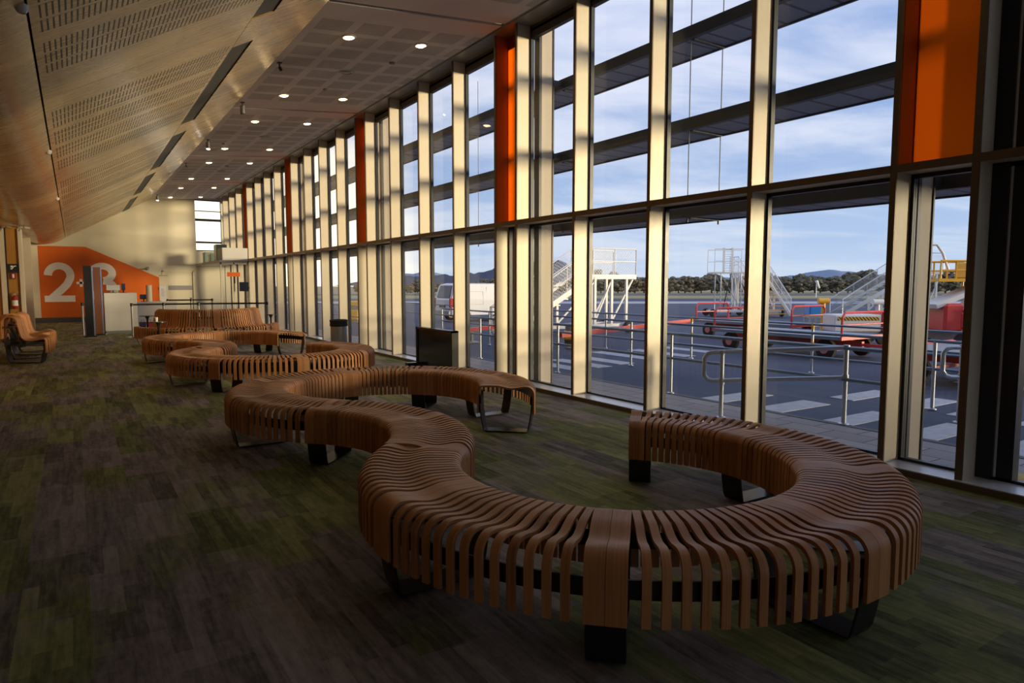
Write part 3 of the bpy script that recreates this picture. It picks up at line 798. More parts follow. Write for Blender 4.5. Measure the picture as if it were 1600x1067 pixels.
for i, (xx, yy, big) in enumerate(((2.60, 10.1, 0), (2.60, 12.6, 1), (2.60, 16.2, 1), (2.60, 19.6, 0), (2.62, 27.0, 1))):
    t = thing('ceiling_spotlight', 'small %s hanging at the edge of the veneer ceiling, %s along it' % ('cylinder spotlight' if big else 'dark spotlight bracket', ['nearest', 'second', 'third', 'fourth', 'farthest'][i]), 'spotlight', (xx, yy, cz(xx)))
    zt = cz(xx)
    MB().tube((xx, yy, zt), (xx, yy, zt-.07), .010, 8).box((xx-.03, yy-.03, zt-.015), (xx+.03, yy+.03, zt)).build('stem', M_BLACK, t)
    if big:
        MB().path([(xx, yy, zt-.06), (xx, yy, zt-.10), (xx, yy-.005, zt-.20)], .042, 14).build('barrel', M_GREY, t)
        MB().lathe([(.001, zt-.212), (.036, zt-.212), (.036, zt-.20)], (xx, yy-.005, 0), 14).build('lens', M_LITW if i != 1 else M_SCREEN, t)
    else:
        MB().path([(xx, yy, zt-.06), (xx+.03, yy+.02, zt-.10)], .022, 10).build('barrel', M_BLACK, t)
for i, (yy) in enumerate((5.0, 10.14, 15.54)):
    o = MB().lathe([(.035, sz(-.16)-.002), (.035, sz(-.16)-.03), (.02, sz(-.16)-.05), (.001, sz(-.16)-.052)], (-.18, yy, 0), 14).build('sprinkler', M_WHITE)
    tag(o, 'tiny white sprinkler head on the seam of the veneer ceiling, %s' % ['nearest', 'middle', 'farthest'][i], 'sprinkler', 'sprinklers on the seam')

# ================================================================== LEFT WALL FITTINGS
t = thing('fire_sign', 'black sign above a small red and white tab on the timber pier', 'sign', (-1.18, 19.98, 1.6))
MB().box((-1.305, 19.955, 1.62), (-1.065, 19.975, 1.83)).build('board', M_LABELB, t)
m_ = MB().prism([(-1.23, 1.70), (-1.20, 1.70), (-1.15, 1.77), (-1.12, 1.77), (-1.12, 1.79), (-1.16, 1.79), (-1.20, 1.73), (-1.23, 1.73)], 19.950, 19.955).box((-1.23, 19.950, 1.745), (-1.18, 19.955, 1.79)); m_.build('symbol', M_PAPER, t)
MB().box((-1.23, 19.955, 1.47), (-1.14, 19.975, 1.615)).build('tab', M_EXT, t)
MB().box((-1.205, 19.950, 1.50), (-1.165, 19.955, 1.59)).build('tab_symbol', M_PAPER, t)
t = thing('fire_extinguisher', 'red fire extinguisher with a white label hung on the timber pier', 'fire extinguisher', (-1.18, 19.9, .78))
MB().lathe([(.001, .76), (.052, .765), (.06, .79), (.06, 1.02), (.045, 1.06), (.018, 1.08), (.018, 1.10), (.001, 1.10)], (-1.18, 19.91, 0), 18).build('cylinder', M_EXT, t)
MB().lathe([(.0615, .84), (.0615, .97)], (-1.18, 19.91, 0), 18).build('label_band', M_PAPER, t)
MB().box((-1.20, 19.88, 1.095), (-1.15, 19.93, 1.12)).bar((-1.18, 19.91, 1.13), (-1.10, 19.90, 1.16), .02, .012).build('valve', M_CHROME, t)
MB().path([(-1.17, 19.90, 1.10), (-1.11, 19.89, 1.08), (-1.10, 19.89, .98), (-1.11, 19.89, .88)], .008, 6).build('hose', M_RUBBER, t)
MB().box((-1.22, 19.955, .86), (-1.14, 19.998, 1.03)).build('bracket', M_BLACK, t)
t = thing('security_camera', 'small security camera on the end wall right of the orange shape', 'camera', (2.37, FARY, 1.9))
MB().box((2.33, FARY-.04, 1.92), (2.41, FARY, 2.0)).build('base', M_GREY, t)
MB().bar((2.37, FARY-.03, 1.93), (2.30, FARY-.2, 1.90), .07, .07).build('body', M_GREY, t)
tag(MB().box((2.70, FARY-.03, 1.13), (2.79, FARY, 1.24)).build('card_reader', M_BLACK), 'small black card reader left of the banded white door', 'card reader')

# ================================================================== SUSPENDED BOX AND VESTIBULE AT THE FAR RIGHT
t = thing('suspended_box', 'white box unit hung on the window wall above the far doors', 'box unit', (4.5, 25, 2.1))
MB().box((4.10, 23.60, 2.13), (4.885, 23.70, 2.53)).build('front_panel', M_WHITE, t)
MB().box((4.0, 23.60, 2.05), (4.885, FARY-.01, 2.13)).build('base_slab', M_GREY, t)
MB().box((4.10, 23.70, 2.13), (4.14, 24.5, 2.53)).build('return_panel', M_DARKF, t)
for i, (yy, h, l) in enumerate(((25.0, .58, .5), (26.3, .30, .45), (27.6, .42, .35))):
    o = MB().rbox((4.15, yy, 2.13), (4.5, yy+l, 2.13+h), .02).build('green_cabinet', M_GGLASS)
    tag(o, 'pale green cabinet on the suspended box, %s' % ['tallest and nearest', 'lowest, in the middle', 'farthest from the camera'][i], 'cabinet', 'cabinets on the suspended box')
t = thing('glass_partition', 'cream framed glass screen with an orange T-shaped sticker under the suspended box', 'partition', (4.5, 23.66, 0))
m_ = MB()
for xx in (4.02, 4.42, 4.84): m_.box((xx, 23.63, 0), (xx+.04, 23.69, 2.05))
m_.box((4.02, 23.63, 2.0), (4.88, 23.69, 2.05)); m_.build('frame', M_FIN, t)
MB().box((4.06, 23.65, .02), (4.42, 23.66, 2.0)).box((4.46, 23.65, .02), (4.84, 23.66, 2.0)).build('pane', M_GLASS, t)
MB().box((4.22, 23.62, 1.60), (4.62, 23.63, 1.74)).build('orange_band', M_ORANGE, t)
MB().box((4.43, 23.615, 1.38), (4.47, 23.63, 1.60)).build('handle', M_BLACK, t)
t = thing('wall_screen', 'black screen on a wall arm under the suspended box', 'screen', (4.72, 23.4, 1.3))
MB().rbox((4.55, 23.40, 1.12), (4.84, 23.44, 1.42), .008).build('display', M_SCREEN, t)
MB().box((4.80, 23.44, 1.2), (4.86, 23.63, 1.26)).build('arm', M_BLACK, t)

# ================================================================== CHECK-IN AREA
t = thing('service_counter', 'white boxy service counter below the painted numbers', 'counter', (1.07, 21.6, 0))
MB().rbox((.68, 21.5, .07), (1.47, 22.2, 1.11), .008).build('body', M_WHITE, t)
MB().box((.70, 21.53, 0), (1.45, 22.17, .07)).build('plinth', M_GREY, t)
t = thing('low_counter', 'lower white counter right of the boxy service counter', 'counter', (1.9, 22.4, 0))
MB().rbox((1.50, 22.2, .05), (2.55, 22.9, .80), .008).build('body', M_WHITE, t)
MB().box((1.48, 22.15, .80), (2.58, 22.95, .84)).build('worktop', M_WHITE, t)
MB().box((1.52, 22.24, 0), (2.53, 22.86, .05)).build('plinth', M_GREY, t)
def monitor(name, x, y, z, lab, col, w=.3, h=.2, rz=0):
    t = thing(name, lab, 'monitor', (x, y, z), rz)
    MB().rbox((-w/2, -.012, .07), (w/2, .012, .07+h), .005).build('display', col, t, local=True)
    MB().box((-.015, -.005, .0), (.015, .015, .10)).box((-.08, -.05, 0), (.08, .06, .01)).build('stand', M_BLACK, t, local=True)
    return t
monitor('computer_monitor', .92, 21.8, 1.11, 'grey computer monitor seen from behind on the service counter', M_GREY, .34, .15, .2)
monitor('computer_monitor', 1.18, 21.95, 1.11, 'dark tilted computer monitor on the right of the service counter', M_SCREEN, .12, .19, .8)
monitor('computer_monitor', 1.72, 22.6, .84, 'small dark monitor on the low white counter', M_SCREEN, .2, .14)
t = thing('document_rack', 'maroon document rack on the left of the service counter', 'rack', (.60, 21.9, 0))
MB().box((.56, 21.85, 0), (.66, 22.05, 1.30)).build('body', M_MAROON, t)
for i, (xx, yy, ht, lab) in enumerate(((1.86, 22.55, 1.32, 'pale rounded display stand on the low counter, nearest the orange wall'), (2.22, 22.5, 1.30, 'white notice with faint text on the right of the low counter'))):
    t = thing('display_stand', lab, 'display stand', (xx, yy, .84))
    if i == 0: MB().lathe([(.08, .84), (.08, ht), (.001, ht)], (xx, yy, 0), 16).build('drum', M_WALLC, t)
    else:
        MB().box((xx-.09, yy-.01, .88), (xx+.09, yy+.01, ht)).box((xx-.06, yy-.05, .84), (xx+.06, yy+.05, .88)).build('board', M_PAPER, t)
        m = MB()
        for q in range(6): m.box((xx-.05, yy-.013, 1.0+q*.04), (xx+.05-.01*(q % 3), yy-.010, 1.012+q*.04))
        m.build('printed_lines', plain('pale_mauve_print', (.45, .35, .45), .7), t)
t = thing('pull_up_banner', 'tall cream banner stand in front of the end wall right of the orange shape', 'banner', (2.80, 27.2, 0))
MB().box((2.58, 27.2, .03), (2.86, 27.22, 1.65)).build('panel', M_FIN, t); MB().box((2.56, 27.12, 0), (2.88, 27.3, .03)).box((2.57, 27.19, 1.65), (2.87, 27.23, 1.67)).build('base', M_GREY, t)
def totem(x0, x1, y, h, face, lab):
    t = thing('information_totem', lab, 'totem', ((x0+x1)/2, y, 0))
    MB().box((x0, y, .03), (x1, y+.06, h)).build('panel', face, t)
    MB().box((x1, y-.005, .03), (x1+.03, y+.065, h)).build('edge_strip', M_CHROME, t)
    MB().box((x0-.05, y-.14, 0), (x1+.05, y+.2, .03)).build('base', M_BLACK, t)
totem(.22, .40, 20.5, 1.82, M_LABELB, 'tall black information totem in front of the painted number 3')
totem(.45, .61, 21.1, 1.80, M_BROWNREFL, 'tall glossy totem with a painted brown reflection right behind the black totem')
# shopping bags
for i, (xx, yy, mt, lab) in enumerate(((1.60, 21.75, M_PURPLE, 'dark purple bag on the floor against the low counter'), (1.78, 21.8, M_PINK, 'pink bag on the floor right of the purple bag'))):
    t = thing('shopping_bag', lab, 'bag', (xx, yy, 0))
    MB().prism([(xx-.07, 0), (xx+.07, 0), (xx+.085, .28), (xx-.085, .28)], yy-.05, yy+.05).build('body', mt, t)
    MB().path([(xx-.04, yy, .28), (xx-.03, yy, .34), (xx+.03, yy, .34), (xx+.04, yy, .28)], .005, 6).build('handle', M_BLACK, t)

# belt barriers
def stanchion_proto():
    t = thing('belt_stanchion', '', 'stanchion', (0, 0, 0))
    MB().lathe([(.14, 0), (.14, .008), (.10, .018), (.03, .026), (.03, .03)], (0, 0, 0), 24).build('base', M_CHROME, t, local=True)
    MB().lathe([(.026, .02), (.026, .80), (.001, .80)], (0, 0, 0), 16).build('post', M_GREY, t, local=True)
    MB().lathe([(.032, .79), (.034, .80), (.034, .86), (.028, .87), (.001, .87)], (0, 0, 0), 16).build('head', M_BLACK, t, local=True)
    return t
posts = [((1.22, 19.68), 'grey belt post on the left end of the long barrier, in front of the counter'),
         (tuple(ground(252, 473, .87)[:2]), 'grey belt post beside the pink bag'),
         (tuple(ground(319, 472, .87)[:2]), 'grey belt post behind the middle of the high-backed bench'),
         (tuple(ground(441, 473, .87)[:2]), 'dark belt post at the right end of the long barrier'),
         ((.17, 20.87), 'lit steel belt post left of the black totem'),
         ((.62, 21.39), 'steel belt post right of the second totem'),
         ((2.65, 23.6), 'belt post of the rear barrier, left end'),
         ((3.3, 25.2), 'belt post of the rear barrier, in front of the banded door'),
         ((3.75, 25.0), 'belt post of the rear barrier, right end')]
posts[1] = ((1.95, 19.75), posts[1][1]); posts[2] = ((2.78, 19.7), posts[2][1]); posts[3] = ((4.45, 19.3), posts[3][1])
posts[6] = ((2.55, 24.6), posts[6][1]); posts[7] = ((3.25, 24.6), posts[7][1]); posts[8] = ((3.90, 24.6), posts[8][1])
sp = None
for (p, lab) in posts:
    if sp is None: sp = stanchion_proto(); o = sp
    else: o = dup(sp, None)
    o.location = (p[0], p[1], 0); o['label'] = lab; o['group'] = 'belt barrier posts'
def belt(a, b, lab):
    m = MB(); A = Vector((*posts[a][0], .83)); B = Vector((*posts[b][0], .83)); d = (B-A).normalized()
    m.bar(A+d*.035, B-d*.035, .004, .045); tag(m.build('barrier_belt', M_BLACK), lab, 'belt', 'barrier belts')
belt(0, 1, 'black barrier belt in front of the counters'); belt(1, 2, 'black barrier belt above the left half of the high-backed bench')
belt(2, 3, 'black barrier belt above the right half of the high-backed bench'); belt(4, 5, 'black barrier belt behind the totems')
belt(6, 7, 'black belt of the rear barrier, left span'); belt(7, 8, 'black belt of the rear barrier, right span')

# small tables around the high-backed bench
def side_table(x, y, lab, r=.17, h=.60):
    t = thing('side_table', lab, 'table', (x, y, 0))
    MB().lathe([(.001, h-.015), (r, h-.015), (r, h), (.001, h)], (x, y, 0), 24).build('table_top', M_BLACK, t)
    MB().lathe([(.055, h-.015), (.02, h-.09), (.018, .02)], (x, y, 0), 14).build('stem', M_BLACK, t)
    MB().lathe([(.13, 0), (.13, .012), (.02, .025)], (x, y, 0), 20).build('base', M_BLACK, t)
side_table(1.40, 15.25, 'small black round table with a white cup in front of the high-backed bench')
side_table(1.45, 18.3, 'small black round table left of the high-backed bench')
side_table(4.12, 17.5, 'small black round table right of the high-backed bench', .14)
t = tag(MB().lathe([(.024, .601), (.034, .69), (.030, .69), (.001, .61)], (1.36, 15.2, 0), 16).build('paper_cup', M_WCUP), 'white paper cup standing on the small black table', 'cup')

# bin and panel by the window
bx_, by_ = 4.60, 13.75
t = thing('litter_bin', 'round steel litter bin with a black liner by the window fins', 'bin', (bx_, by_, 0))
MB().lathe([(.16, 0), (.17, .02), (.17, .55), (.165, .56)], (bx_, by_, 0), 28).build('body', M_GREY, t)
m_ = MB(); random.seed(3); pr = []
m_.lathe([(.172, .48), (.185, .50), (.178, .56), (.19, .60), (.165, .62), (.14, .56), (.001, .5)], (bx_, by_, 0), 28); m_.build('bin_liner', M_RUBBER, t)
t = thing('dark_panel', 'low dark glossy panel in a black frame leaning at the window wall', 'panel', (4.78, 9.6, 0))
MB().box((4.735, 8.98, .03), (4.77, 10.20, .625)).build('face', M_SCREEN, t)
m_ = MB(); m_.box((4.72, 8.95, 0), (4.83, 8.99, .65)).box((4.72, 10.18, 0), (4.83, 10.23, .65)).box((4.72, 8.95, .62), (4.83, 10.23, .65)).box((4.72, 8.95, 0), (4.83, 10.23, .035)); m_.build('frame', M_BLACK, t)
MB().box((4.55, 10.19, 0), (4.83, 10.29, .06)).build('foot', M_BLACK, t)

# ================================================================== OUTSIDE
struct(MB().box((5.12, -8, -.15), (6.12, 33, -.001)).build('footpath', M_PAVER), 'concrete paver path along the outside of the windows', 'path')
struct(MB().box((6.12, -8, -.15), (6.2, 33, .004)).build('kerb', M_SKIRT), 'kerb between the paver path and the tarmac', 'kerb')
struct(MB().add([(6.2, -60, -.012), (120, -60, -.012), (120, 200, -.012), (-60, 200, -.012), (-60, 33, -.012), (6.2, 33, -.012)], [(0, 1, 2, 3, 4, 5)]).build('apron', M_TARMAC), 'blue-grey tarmac apron', 'ground')
def poly_on(pts, z): return [(p[0], p[1], z) for p in pts]
# level strips far out across the view: white line, grass, taxiway, dry grass
def strip(d0, d1, z, name, m, lab, cat, h=.02):
    a, b = FWD*d0-RIGHT*d0*1.3, FWD*d0+RIGHT*d0*1.3; c_, d_ = FWD*d1+RIGHT*d1*1.3, FWD*d1-RIGHT*d1*1.3
    struct(MB().add([(a.x, a.y, z), (b.x, b.y, z), (c_.x, c_.y, z), (d_.x, d_.y, z)], [(0, 1, 2, 3)]).build(name, m), lab, cat)
strip(47.5, 53.5, -.006, 'runway_line', M_MARK, 'broad white painted line across the apron', 'marking')
strip(64, 420, -.004, 'grass_field', M_GRASS, 'strip of green and dry grass beyond the apron', 'grass')
strip(82, 92, .002, 'taxiway', M_TARMAC, 'thin grey taxiway beyond the grass', 'taxiway')
# zebra crossing marks
zs = 0
for (x0, x1, y0, y1) in ((6.25, 7.15, 5.15, 5.5), (6.25, 7.15, 4.40, 4.74), (6.25, 7.15, 3.62, 3.92), (6.25, 7.15, 2.86, 3.18), (6.25, 7.15, 2.1, 2.45), (6.6, 7.4, 1.4, 1.7),
                         (6.55, 6.88, 8.3, 9.8), (7.12, 7.45, 8.45, 9.8), (7.74, 8.08, 8.6, 9.82), (8.62, 8.97, 8.85, 10.5), (9.55, 9.9, 8.85, 10.4), (10.5, 10.85, 8.9, 10.6), (11.5, 11.85, 9, 10.7),
                         (7.6, 8.6, 3.1, 3.4), (7.6, 8.6, 3.7, 4.0), (7.6, 8.6, 4.4, 4.7), (7.6, 8.6, 2.5, 2.8), (8.5, 9.4, 12.2, 12.5), (10.2, 11.2, 4.2, 4.5), (10.2, 11.2, 3.5, 3.8)):
    zs += 1
    struct(MB().box((x0, y0, -.012), (x1, y1, -.006)).build('crossing_stripe', M_MARK), 'worn white crossing stripe painted on the tarmac', 'marking')['group'] = 'crossing stripes'
t = setting('tactile_paving', 'yellow tactile pavers outside the nearest door', 'paving', (5.4, 1.9, 0))
MB().box((5.15, 1.4, -.001), (5.62, 2.25, .004)).build('slab', M_TACT, t)
m_ = MB()
for i in range(10): m_.box((5.17, 1.44+i*.082, .004), (5.60, 1.47+i*.082, .010))
m_.build('ridges', M_TACT, t)
tag(MB().rbox((5.44, 2.0, 0), (5.52, 2.07, .42), .006).build('bollard', M_DARKF), 'dark square post outside the glass beside the yellow tactile pavers', 'post')

# pipe fences parallel to the facade
def fence(x, ysp, lab, top=.74, mid=.44, yellow=(), r=.019, ends=None, mt=None):
    t = thing('pipe_fence', lab, 'fence', (x, ysp[0], 0), group=None)
    for i, yy in enumerate(ysp):
        o = MB().tube((x, yy, 0), (x, yy, top), r, 10).lathe([(.045, 0), (.045, .01), (.022, .02)], (x, yy, 0), 12).build('post', M_GALV, t)
        if i in yellow: MB().tube((x, yy, top-.07), (x, yy, top+.02), r+.003, 10).tube((x, yy, mid-.03), (x, yy, mid+.04), r+.003, 10).build('yellow_band', M_YEL, o)
    a, b = ends or (ysp[0], ysp[-1])
    for zz_ in (top, mid): MB().tube((x, a, zz_), (x, b, zz_), r-.002, 10).build('rail', mt or M_GALVD, t)
fence(6.17, [5.91, 8.25, 10.6, 12.9], 'nearest long two-rail pipe fence beside the paver path', ends=(3.0, 12.9))
fence(7.74, [1.3, 3.6, 5.95, 8.32, 10.61, 12.9, 15.2], 'middle long two-rail pipe fence on the tarmac')
fence(9.40, [-1.0, 1.4, 3.75, 6.12, 8.52, 10.88, 13.2, 15.6], 'farthest long two-rail pipe fence with yellow banded posts', yellow=(3, 4))
fence(6.6, [16.5, 18.8, 21.2, 23.6, 26.0], 'distant pipe fence seen between the far fins')
fence(9.2, [17.0, 19.3, 21.6, 24.0], 'distant pipe fence in front of the white van')
def loop_rail(p0, p1, z0, z1, lab, loop_at=0, h=.29):
    p0 = Vector(p0); p1 = Vector(p1); d = (p1-p0).normalized(); t = thing('handrail', lab, 'handrail', (p0.x, p0.y, 0))
    r = .022
    o0 = p0-d*.17
    pts = [p1+Vector((0, 0, z1))]
    pts += [p0-d*.09+Vector((0, 0, z0)), o0+d*.03+Vector((0, 0, z0-.015)), o0+Vector((0, 0, z0-.06)), o0+Vector((0, 0, z0-h+.06)), o0+d*.03+Vector((0, 0, z0-h+.015)), p0-d*.09+Vector((0, 0, z0-h)), p1+Vector((0, 0, z1-h))]
    MB().path(pts, r, 12).build('rail', M_GALV, t)
    for p, z_ in ((p0, z0), (p1, z1)):
        MB().tube(p, p+Vector((0, 0, z_)), r, 12).tube(p+Vector((0, 0, z_-.02)), p+Vector((0, 0, z_+.025)), r+.008, 12).tube(p+Vector((0, 0, z_-h-.03)), p+Vector((0, 0, z_-h+.03)), r+.008, 12).lathe([(.05, 0), (.05, .01), (.025, .02)], tuple(p), 12).build('post', M_GALV, t)
loop_rail((5.45, 4.53, 0), (6.19, 3.67, 0), .665, .745, 'short galvanised handrail with a looped end close outside the glass')
loop_rail((7.2, 3.1, 0), (8.6, 1.9, 0), .74, .74, 'galvanised handrail with a looped end outside the second bay from the right')

# ---- aircraft stairs
def airstairs(lab, loc, rz, run, rise, width, plat, tread_m, body_m, legs=True, mesh=True):
    """local x runs up the stairs from the bottom step; platform follows"""
    t = thing('aircraft_stairs', lab, 'aircraft stairs', loc, rz)
    L = run+plat; n = max(6, int(rise/.15))
    for s_ in (0, width):
        MB().bar((0, s_, .12), (run, s_, rise-.03), .05, .14).bar((run, s_, rise-.05), (L, s_, rise-.05), .05, .12).build('stringer', body_m, t, local=True)
    m = MB()
    for i in range(1, n): m.box((run*i/n-.02, .02, rise*i/n-.015), (run*i/n+run/n*.85, width-.02, rise*i/n+.012))
    m.build('treads', tread_m, t, local=True)
    MB().box((run, 0, rise-.04), (L, width, rise)).build('platform', body_m, t, local=True)
    h = .72
    for s_ in (0, width):
        m = MB()
        m.path([(0, s_, .10), (0, s_, h+.05), (run, s_, rise+h), (L, s_, rise+h), (L, s_, rise)], .020, 8)
        m.path([(0, s_, .10+h*.5), (run, s_, rise+h*.52), (L, s_, rise+h*.52)], .013, 6)
        for q in (.33, .66, 1.0): m.tube((run*q, s_, rise*q), (run*q, s_, rise*q+h), .015, 6)
        m.tube((run+plat*.5, s_, rise), (run+plat*.5, s_, rise+h), .015, 6)
        m.build('handrail', body_m, t, local=True)
        if mesh:
            m = MB(); st = .09
            def wire(x0, z0, x1, z1): m.bar((x0, s_, z0), (x1, s_, z1), .005, .005, up=(0, 1, 0))
            # diamond wires clipped to the sloped and the level panels
            for (xa, xb, za, zb) in ((.05, run, .12+.05, rise), (run, L, rise, rise)):
                sl_ = (zb-za)/(xb-xa); q = -h*.9
                while q < (xb-xa):
                    # sheared coordinates: u along, w up (0..h*.9)
                    for dirn in (1, -1):
                        u0, w0, u1, w1 = (q, 0, q+h*.9, h*.9) if dirn > 0 else (q+h*.9, 0, q, h*.9)
                        pts = []
                        lo, hi = 0.0, 1.0
                        du = u1-u0
                        ta, tb = (0-u0)/du, ((xb-xa)-u0)/du
                        if ta > tb: ta, tb = tb, ta
                        lo, hi = max(lo, ta), min(hi, tb)
                        if hi > lo:
                            f = lambda s2: (xa+u0+du*s2, za+sl_*(u0+du*s2)+w0+(w1-w0)*s2)
                            a_, b_ = f(lo), f(hi); wire(a_[0], a_[1], b_[0], b_[1])
                    q += st
            m.build('wire_mesh', body_m, t, local=True)
    if legs:
        m = MB()
        for xx in (run*.55, run+.1, run+plat*.45, run+plat*.8):
            zt = rise-.1 if xx >= run else rise*xx/run-.05
            for s_ in (.05, width-.05): m.bar((xx, s_, .22), (xx, s_, zt), .07, .07, up=(1, 0, 0))
        for s_ in (.05, width-.05):
            m.bar((run+.1, s_, .3), (run+plat*.45, s_, rise-.12), .04, .04); m.bar((run+plat*.45, s_, .3), (run+plat*.95, s_, rise-.12), .04, .04)
            m.bar((run+plat*.1, s_, rise-.12), (run*.55, s_, .3), .04, .04)
        m.build('supports', body_m, t, local=True)
        m = MB(); 
        for s_ in (.05, width-.05): m.bar((run*.3, s_, .22), (run+plat*.85, s_, .22), .06, .08)
        for xx in (run*.32, run, run+plat*.83): m.bar((xx, 0, .22), (xx, width, .22), .06, .08)
        m.build('base_frame', body_m, t, local=True)
    for xx in (run*.35, run+plat*.8):
        for s_ in (-.06, width+.06):
            w_ = MB().lathe([(.001, -.05), (.14, -.05), (.165, -.03), (.165, .03), (.14, .05), (.001, .05)], (xx, s_, .165), 20, 'y').build('wheel', M_RUBBER, t, local=True)
            MB().lathe([(.001, -.055), (.08, -.055), (.08, .055), (.001, .055)], (xx, s_, .165), 16, 'y').build('hub', M_PINKHUB, w_, local=True)
    return t
# local x up the stairs; first stairs run along +X
airstairs('white aircraft boarding stairs with chain-link sides and a high platform, left of centre', (9.15, 14.17, 0), 0, 2.62, 1.60, .95, 1.55, M_GREY, M_WSTEEL)
b2 = deep(1216, 27.2)
d2 = (deep(1172, 29.8)-b2); 
airstairs('pale aircraft stairs with yellow treads, seen from the front', (b2.x+.5*RIGHT.x, b2.y+.5*RIGHT.y, 0), math.atan2(d2.y, d2.x), 2.5, 1.82, 1.15, .9, M_YEL, M_WSTEEL)
pz = deep(1136, 28.6)
t = thing('service_platform', 'tall light work platform on thin braced legs with a railing, left of the yellow-tread stairs', 'platform', (pz.x, pz.y, 0), -YAW)
MB().box((-.72, -.5, 1.80), (.72, .5, 1.86)).build('deck', M_WSTEEL, t, local=True)
m_ = MB()
for s_ in (-.5, .5):
    m_.path([(-.72, s_, 1.86), (-.72, s_, 2.80), (.72, s_, 2.80), (.72, s_, 1.86)], .018, 6).tube((-.72, s_, 2.3), (.72, s_, 2.3), .012, 6)
for xx in (-.35, .0): m_.bar((xx, -.5, 1.86), (xx, -.5, 2.85), .08, .05, up=(0, 1, 0))
for q in range(10): m_.tube((-.35, -.5, 1.92+q*.095), (0, -.5, 1.92+q*.095), .010, 6)
m_.build('railing', M_WSTEEL, t, local=True)
m_ = MB()
for xx in (-.42, .42):
    for s_ in (-.4, .4): m_.tube((xx, s_, .25), (xx, s_, 1.8), .025, 8)
    
for s_ in (-.4, .4): m_.tube((-.42, s_, 1.75), (.42, s_, .3), .018, 6).tube((.42, s_, .3), (1.0, s_, 1.0), .018, 6)
m_.build('legs', M_GALV, t, local=True)
MB().tube((.0, -.42, 1.8), (-.32, -.42, .3), .022, 8).build('strut', M_BLACK, t, local=True)
MB().box((-.75, -.45, .18), (.8, .45, .26)).build('base_frame', M_WSTEEL, t, local=True)
for xx, s_ in ((-.75, -.5), (-.75, .5), (.7, -.5), (.7, .5)): MB().lathe([(.001, -.05), (.14, -.05), (.16, 0), (.14, .05), (.001, .05)], (xx, s_, .16), 16, 'y').build('wheel', M_RUBBER, t, local=True)
b3 = deep(1316, 26.5)
airstairs('grey mesh-sided aircraft stairs rising to the right', (b3.x, b3.y, 0), -YAW+.05, 2.9, 1.85, .95, 1.1, M_GREY, M_GALV)

# ---- luggage dollies
def dolly(lab, x0, x1, y0, y1, zb=.42, h=.43, rz=0):
    cx, cy = (x0+x1)/2, (y0+y1)/2; t = thing('baggage_dolly', lab, 'dolly', (cx, cy, 0), rz); a, b = (x1-x0)/2, (y1-y0)/2
    MB().box((-a, -b, zb-.04), (a, b, zb)).build('deck', M_GREY, t, local=True)
    m = MB(); e = .03
    m.box((-a-e, -b-e, zb-.05), (a+e, -b, zb+.01)).box((-a-e, b, zb-.05), (a+e, b+e, zb+.01)); m.build('end_frame', M_RED, t, local=True)
    MB().box((-a-e, -b, zb-.05), (-a, b, zb+.01)).box((a, -b, zb-.05), (a+e, b, zb+.01)).build('side_frame', M_GALVD, t, local=True)
    for s_ in (-b, b):
        m = MB().path([(-a+.02, s_, zb), (-a+.02, s_, zb+h-.08), (-a+.10, s_, zb+h), (a-.10, s_, zb+h), (a-.02, s_, zb+h-.08), (a-.02, s_, zb)], .022, 8)
        m.tube((-a+.02, s_, zb+h*.5), (a-.02, s_, zb+h*.5), .014, 6); m.build('end_hoop', M_RED, t, local=True)
    for xx in (-a+.12, a-.12):
        for yy in (-b+.35, b-.35):
            w_ = MB().lathe([(.001, -.06), (.14, -.065), (.185, -.04), (.185, .04), (.14, .065), (.001, .06)], (xx, yy, .185), 20, 'x').build('wheel', M_RUBBER, t, local=True)
            MB().lathe([(.001, -.07), (.08, -.07), (.08, .07), (.001, .07)], (xx, yy, .185), 14, 'x').build('hub', M_PINKHUB, w_, local=True)
    MB().bar((0, -b, .26), (.15, -b-.9, .24), .06, .05).bar((-a+.1, -b+.35, .17), (a-.1, -b+.35, .17), .05, .05).bar((-a+.1, b-.35, .17), (a-.1, b-.35, .17), .05, .05).bar((0, -b, .27), (0, b, .27), .08, .10).build('drawbar', M_RED, t, local=True)
dolly('flat baggage dolly with red hoops, nearest one behind the pipe fences', 11.2, 12.6, 6.75, 9.55)
dolly('flat baggage dolly with red hoops, behind the nearest dolly', 13.6, 14.9, 9.4, 12.2)
dolly('flat grey baggage dolly on big wheels under the red loader', 9.6, 11.6, 3.6, 5.1, .46, .01)

# ---- ground power unit, tanks, lamps
g = deep(1338, 15.2)
t = thing('ground_power_unit', 'low white equipment box with black and yellow stripes and a red end', 'power unit', (g.x, g.y, 0), -YAW)
MB().rbox((-.62, -.3, .30), (.42, .3, .68), .02).build('housing', M_WSTEEL, t, local=True)
MB().rbox((.42, -.31, .30), (.68, .31, .72), .02).build('red_end', M_RED, t, local=True)
MB().box((-.56, -.306, .55), (.36, -.300, .63)).build('hazard_strip', M_HAZ, t, local=True)
for xx in (-.4, .45):
    for s_ in (-.28, .28): MB().lathe([(.001, -.05), (.13, -.05), (.15, 0), (.13, .05), (.001, .05)], (xx, s_, .15), 16, 'y').build('wheel', M_RUBBER, t, local=True)
MB().box((-.6, -.28, .15), (.65, .28, .30)).build('chassis', M_GREY, t, local=True)
g = deep(1271, 18.5)
t = thing('blue_tank', 'bright blue plastic tank on a stand behind the dollies', 'tank', (g.x, g.y, 0), -YAW)
MB().rbox((-.19, -.2, .50), (.17, .2, .82), .03).build('tank', M_BLUE, t, local=True)
MB().box((-.2, -.2, .44), (.18, .2, .50)).box((-.18, -.18, 0), (-.14, -.14, .45)).box((.12, -.18, 0), (.16, -.14, .45)).box((-.18, .14, 0), (-.14, .18, .45)).box((.12, .14, 0), (.16, .18, .45)).build('stand', M_GREY, t, local=True)
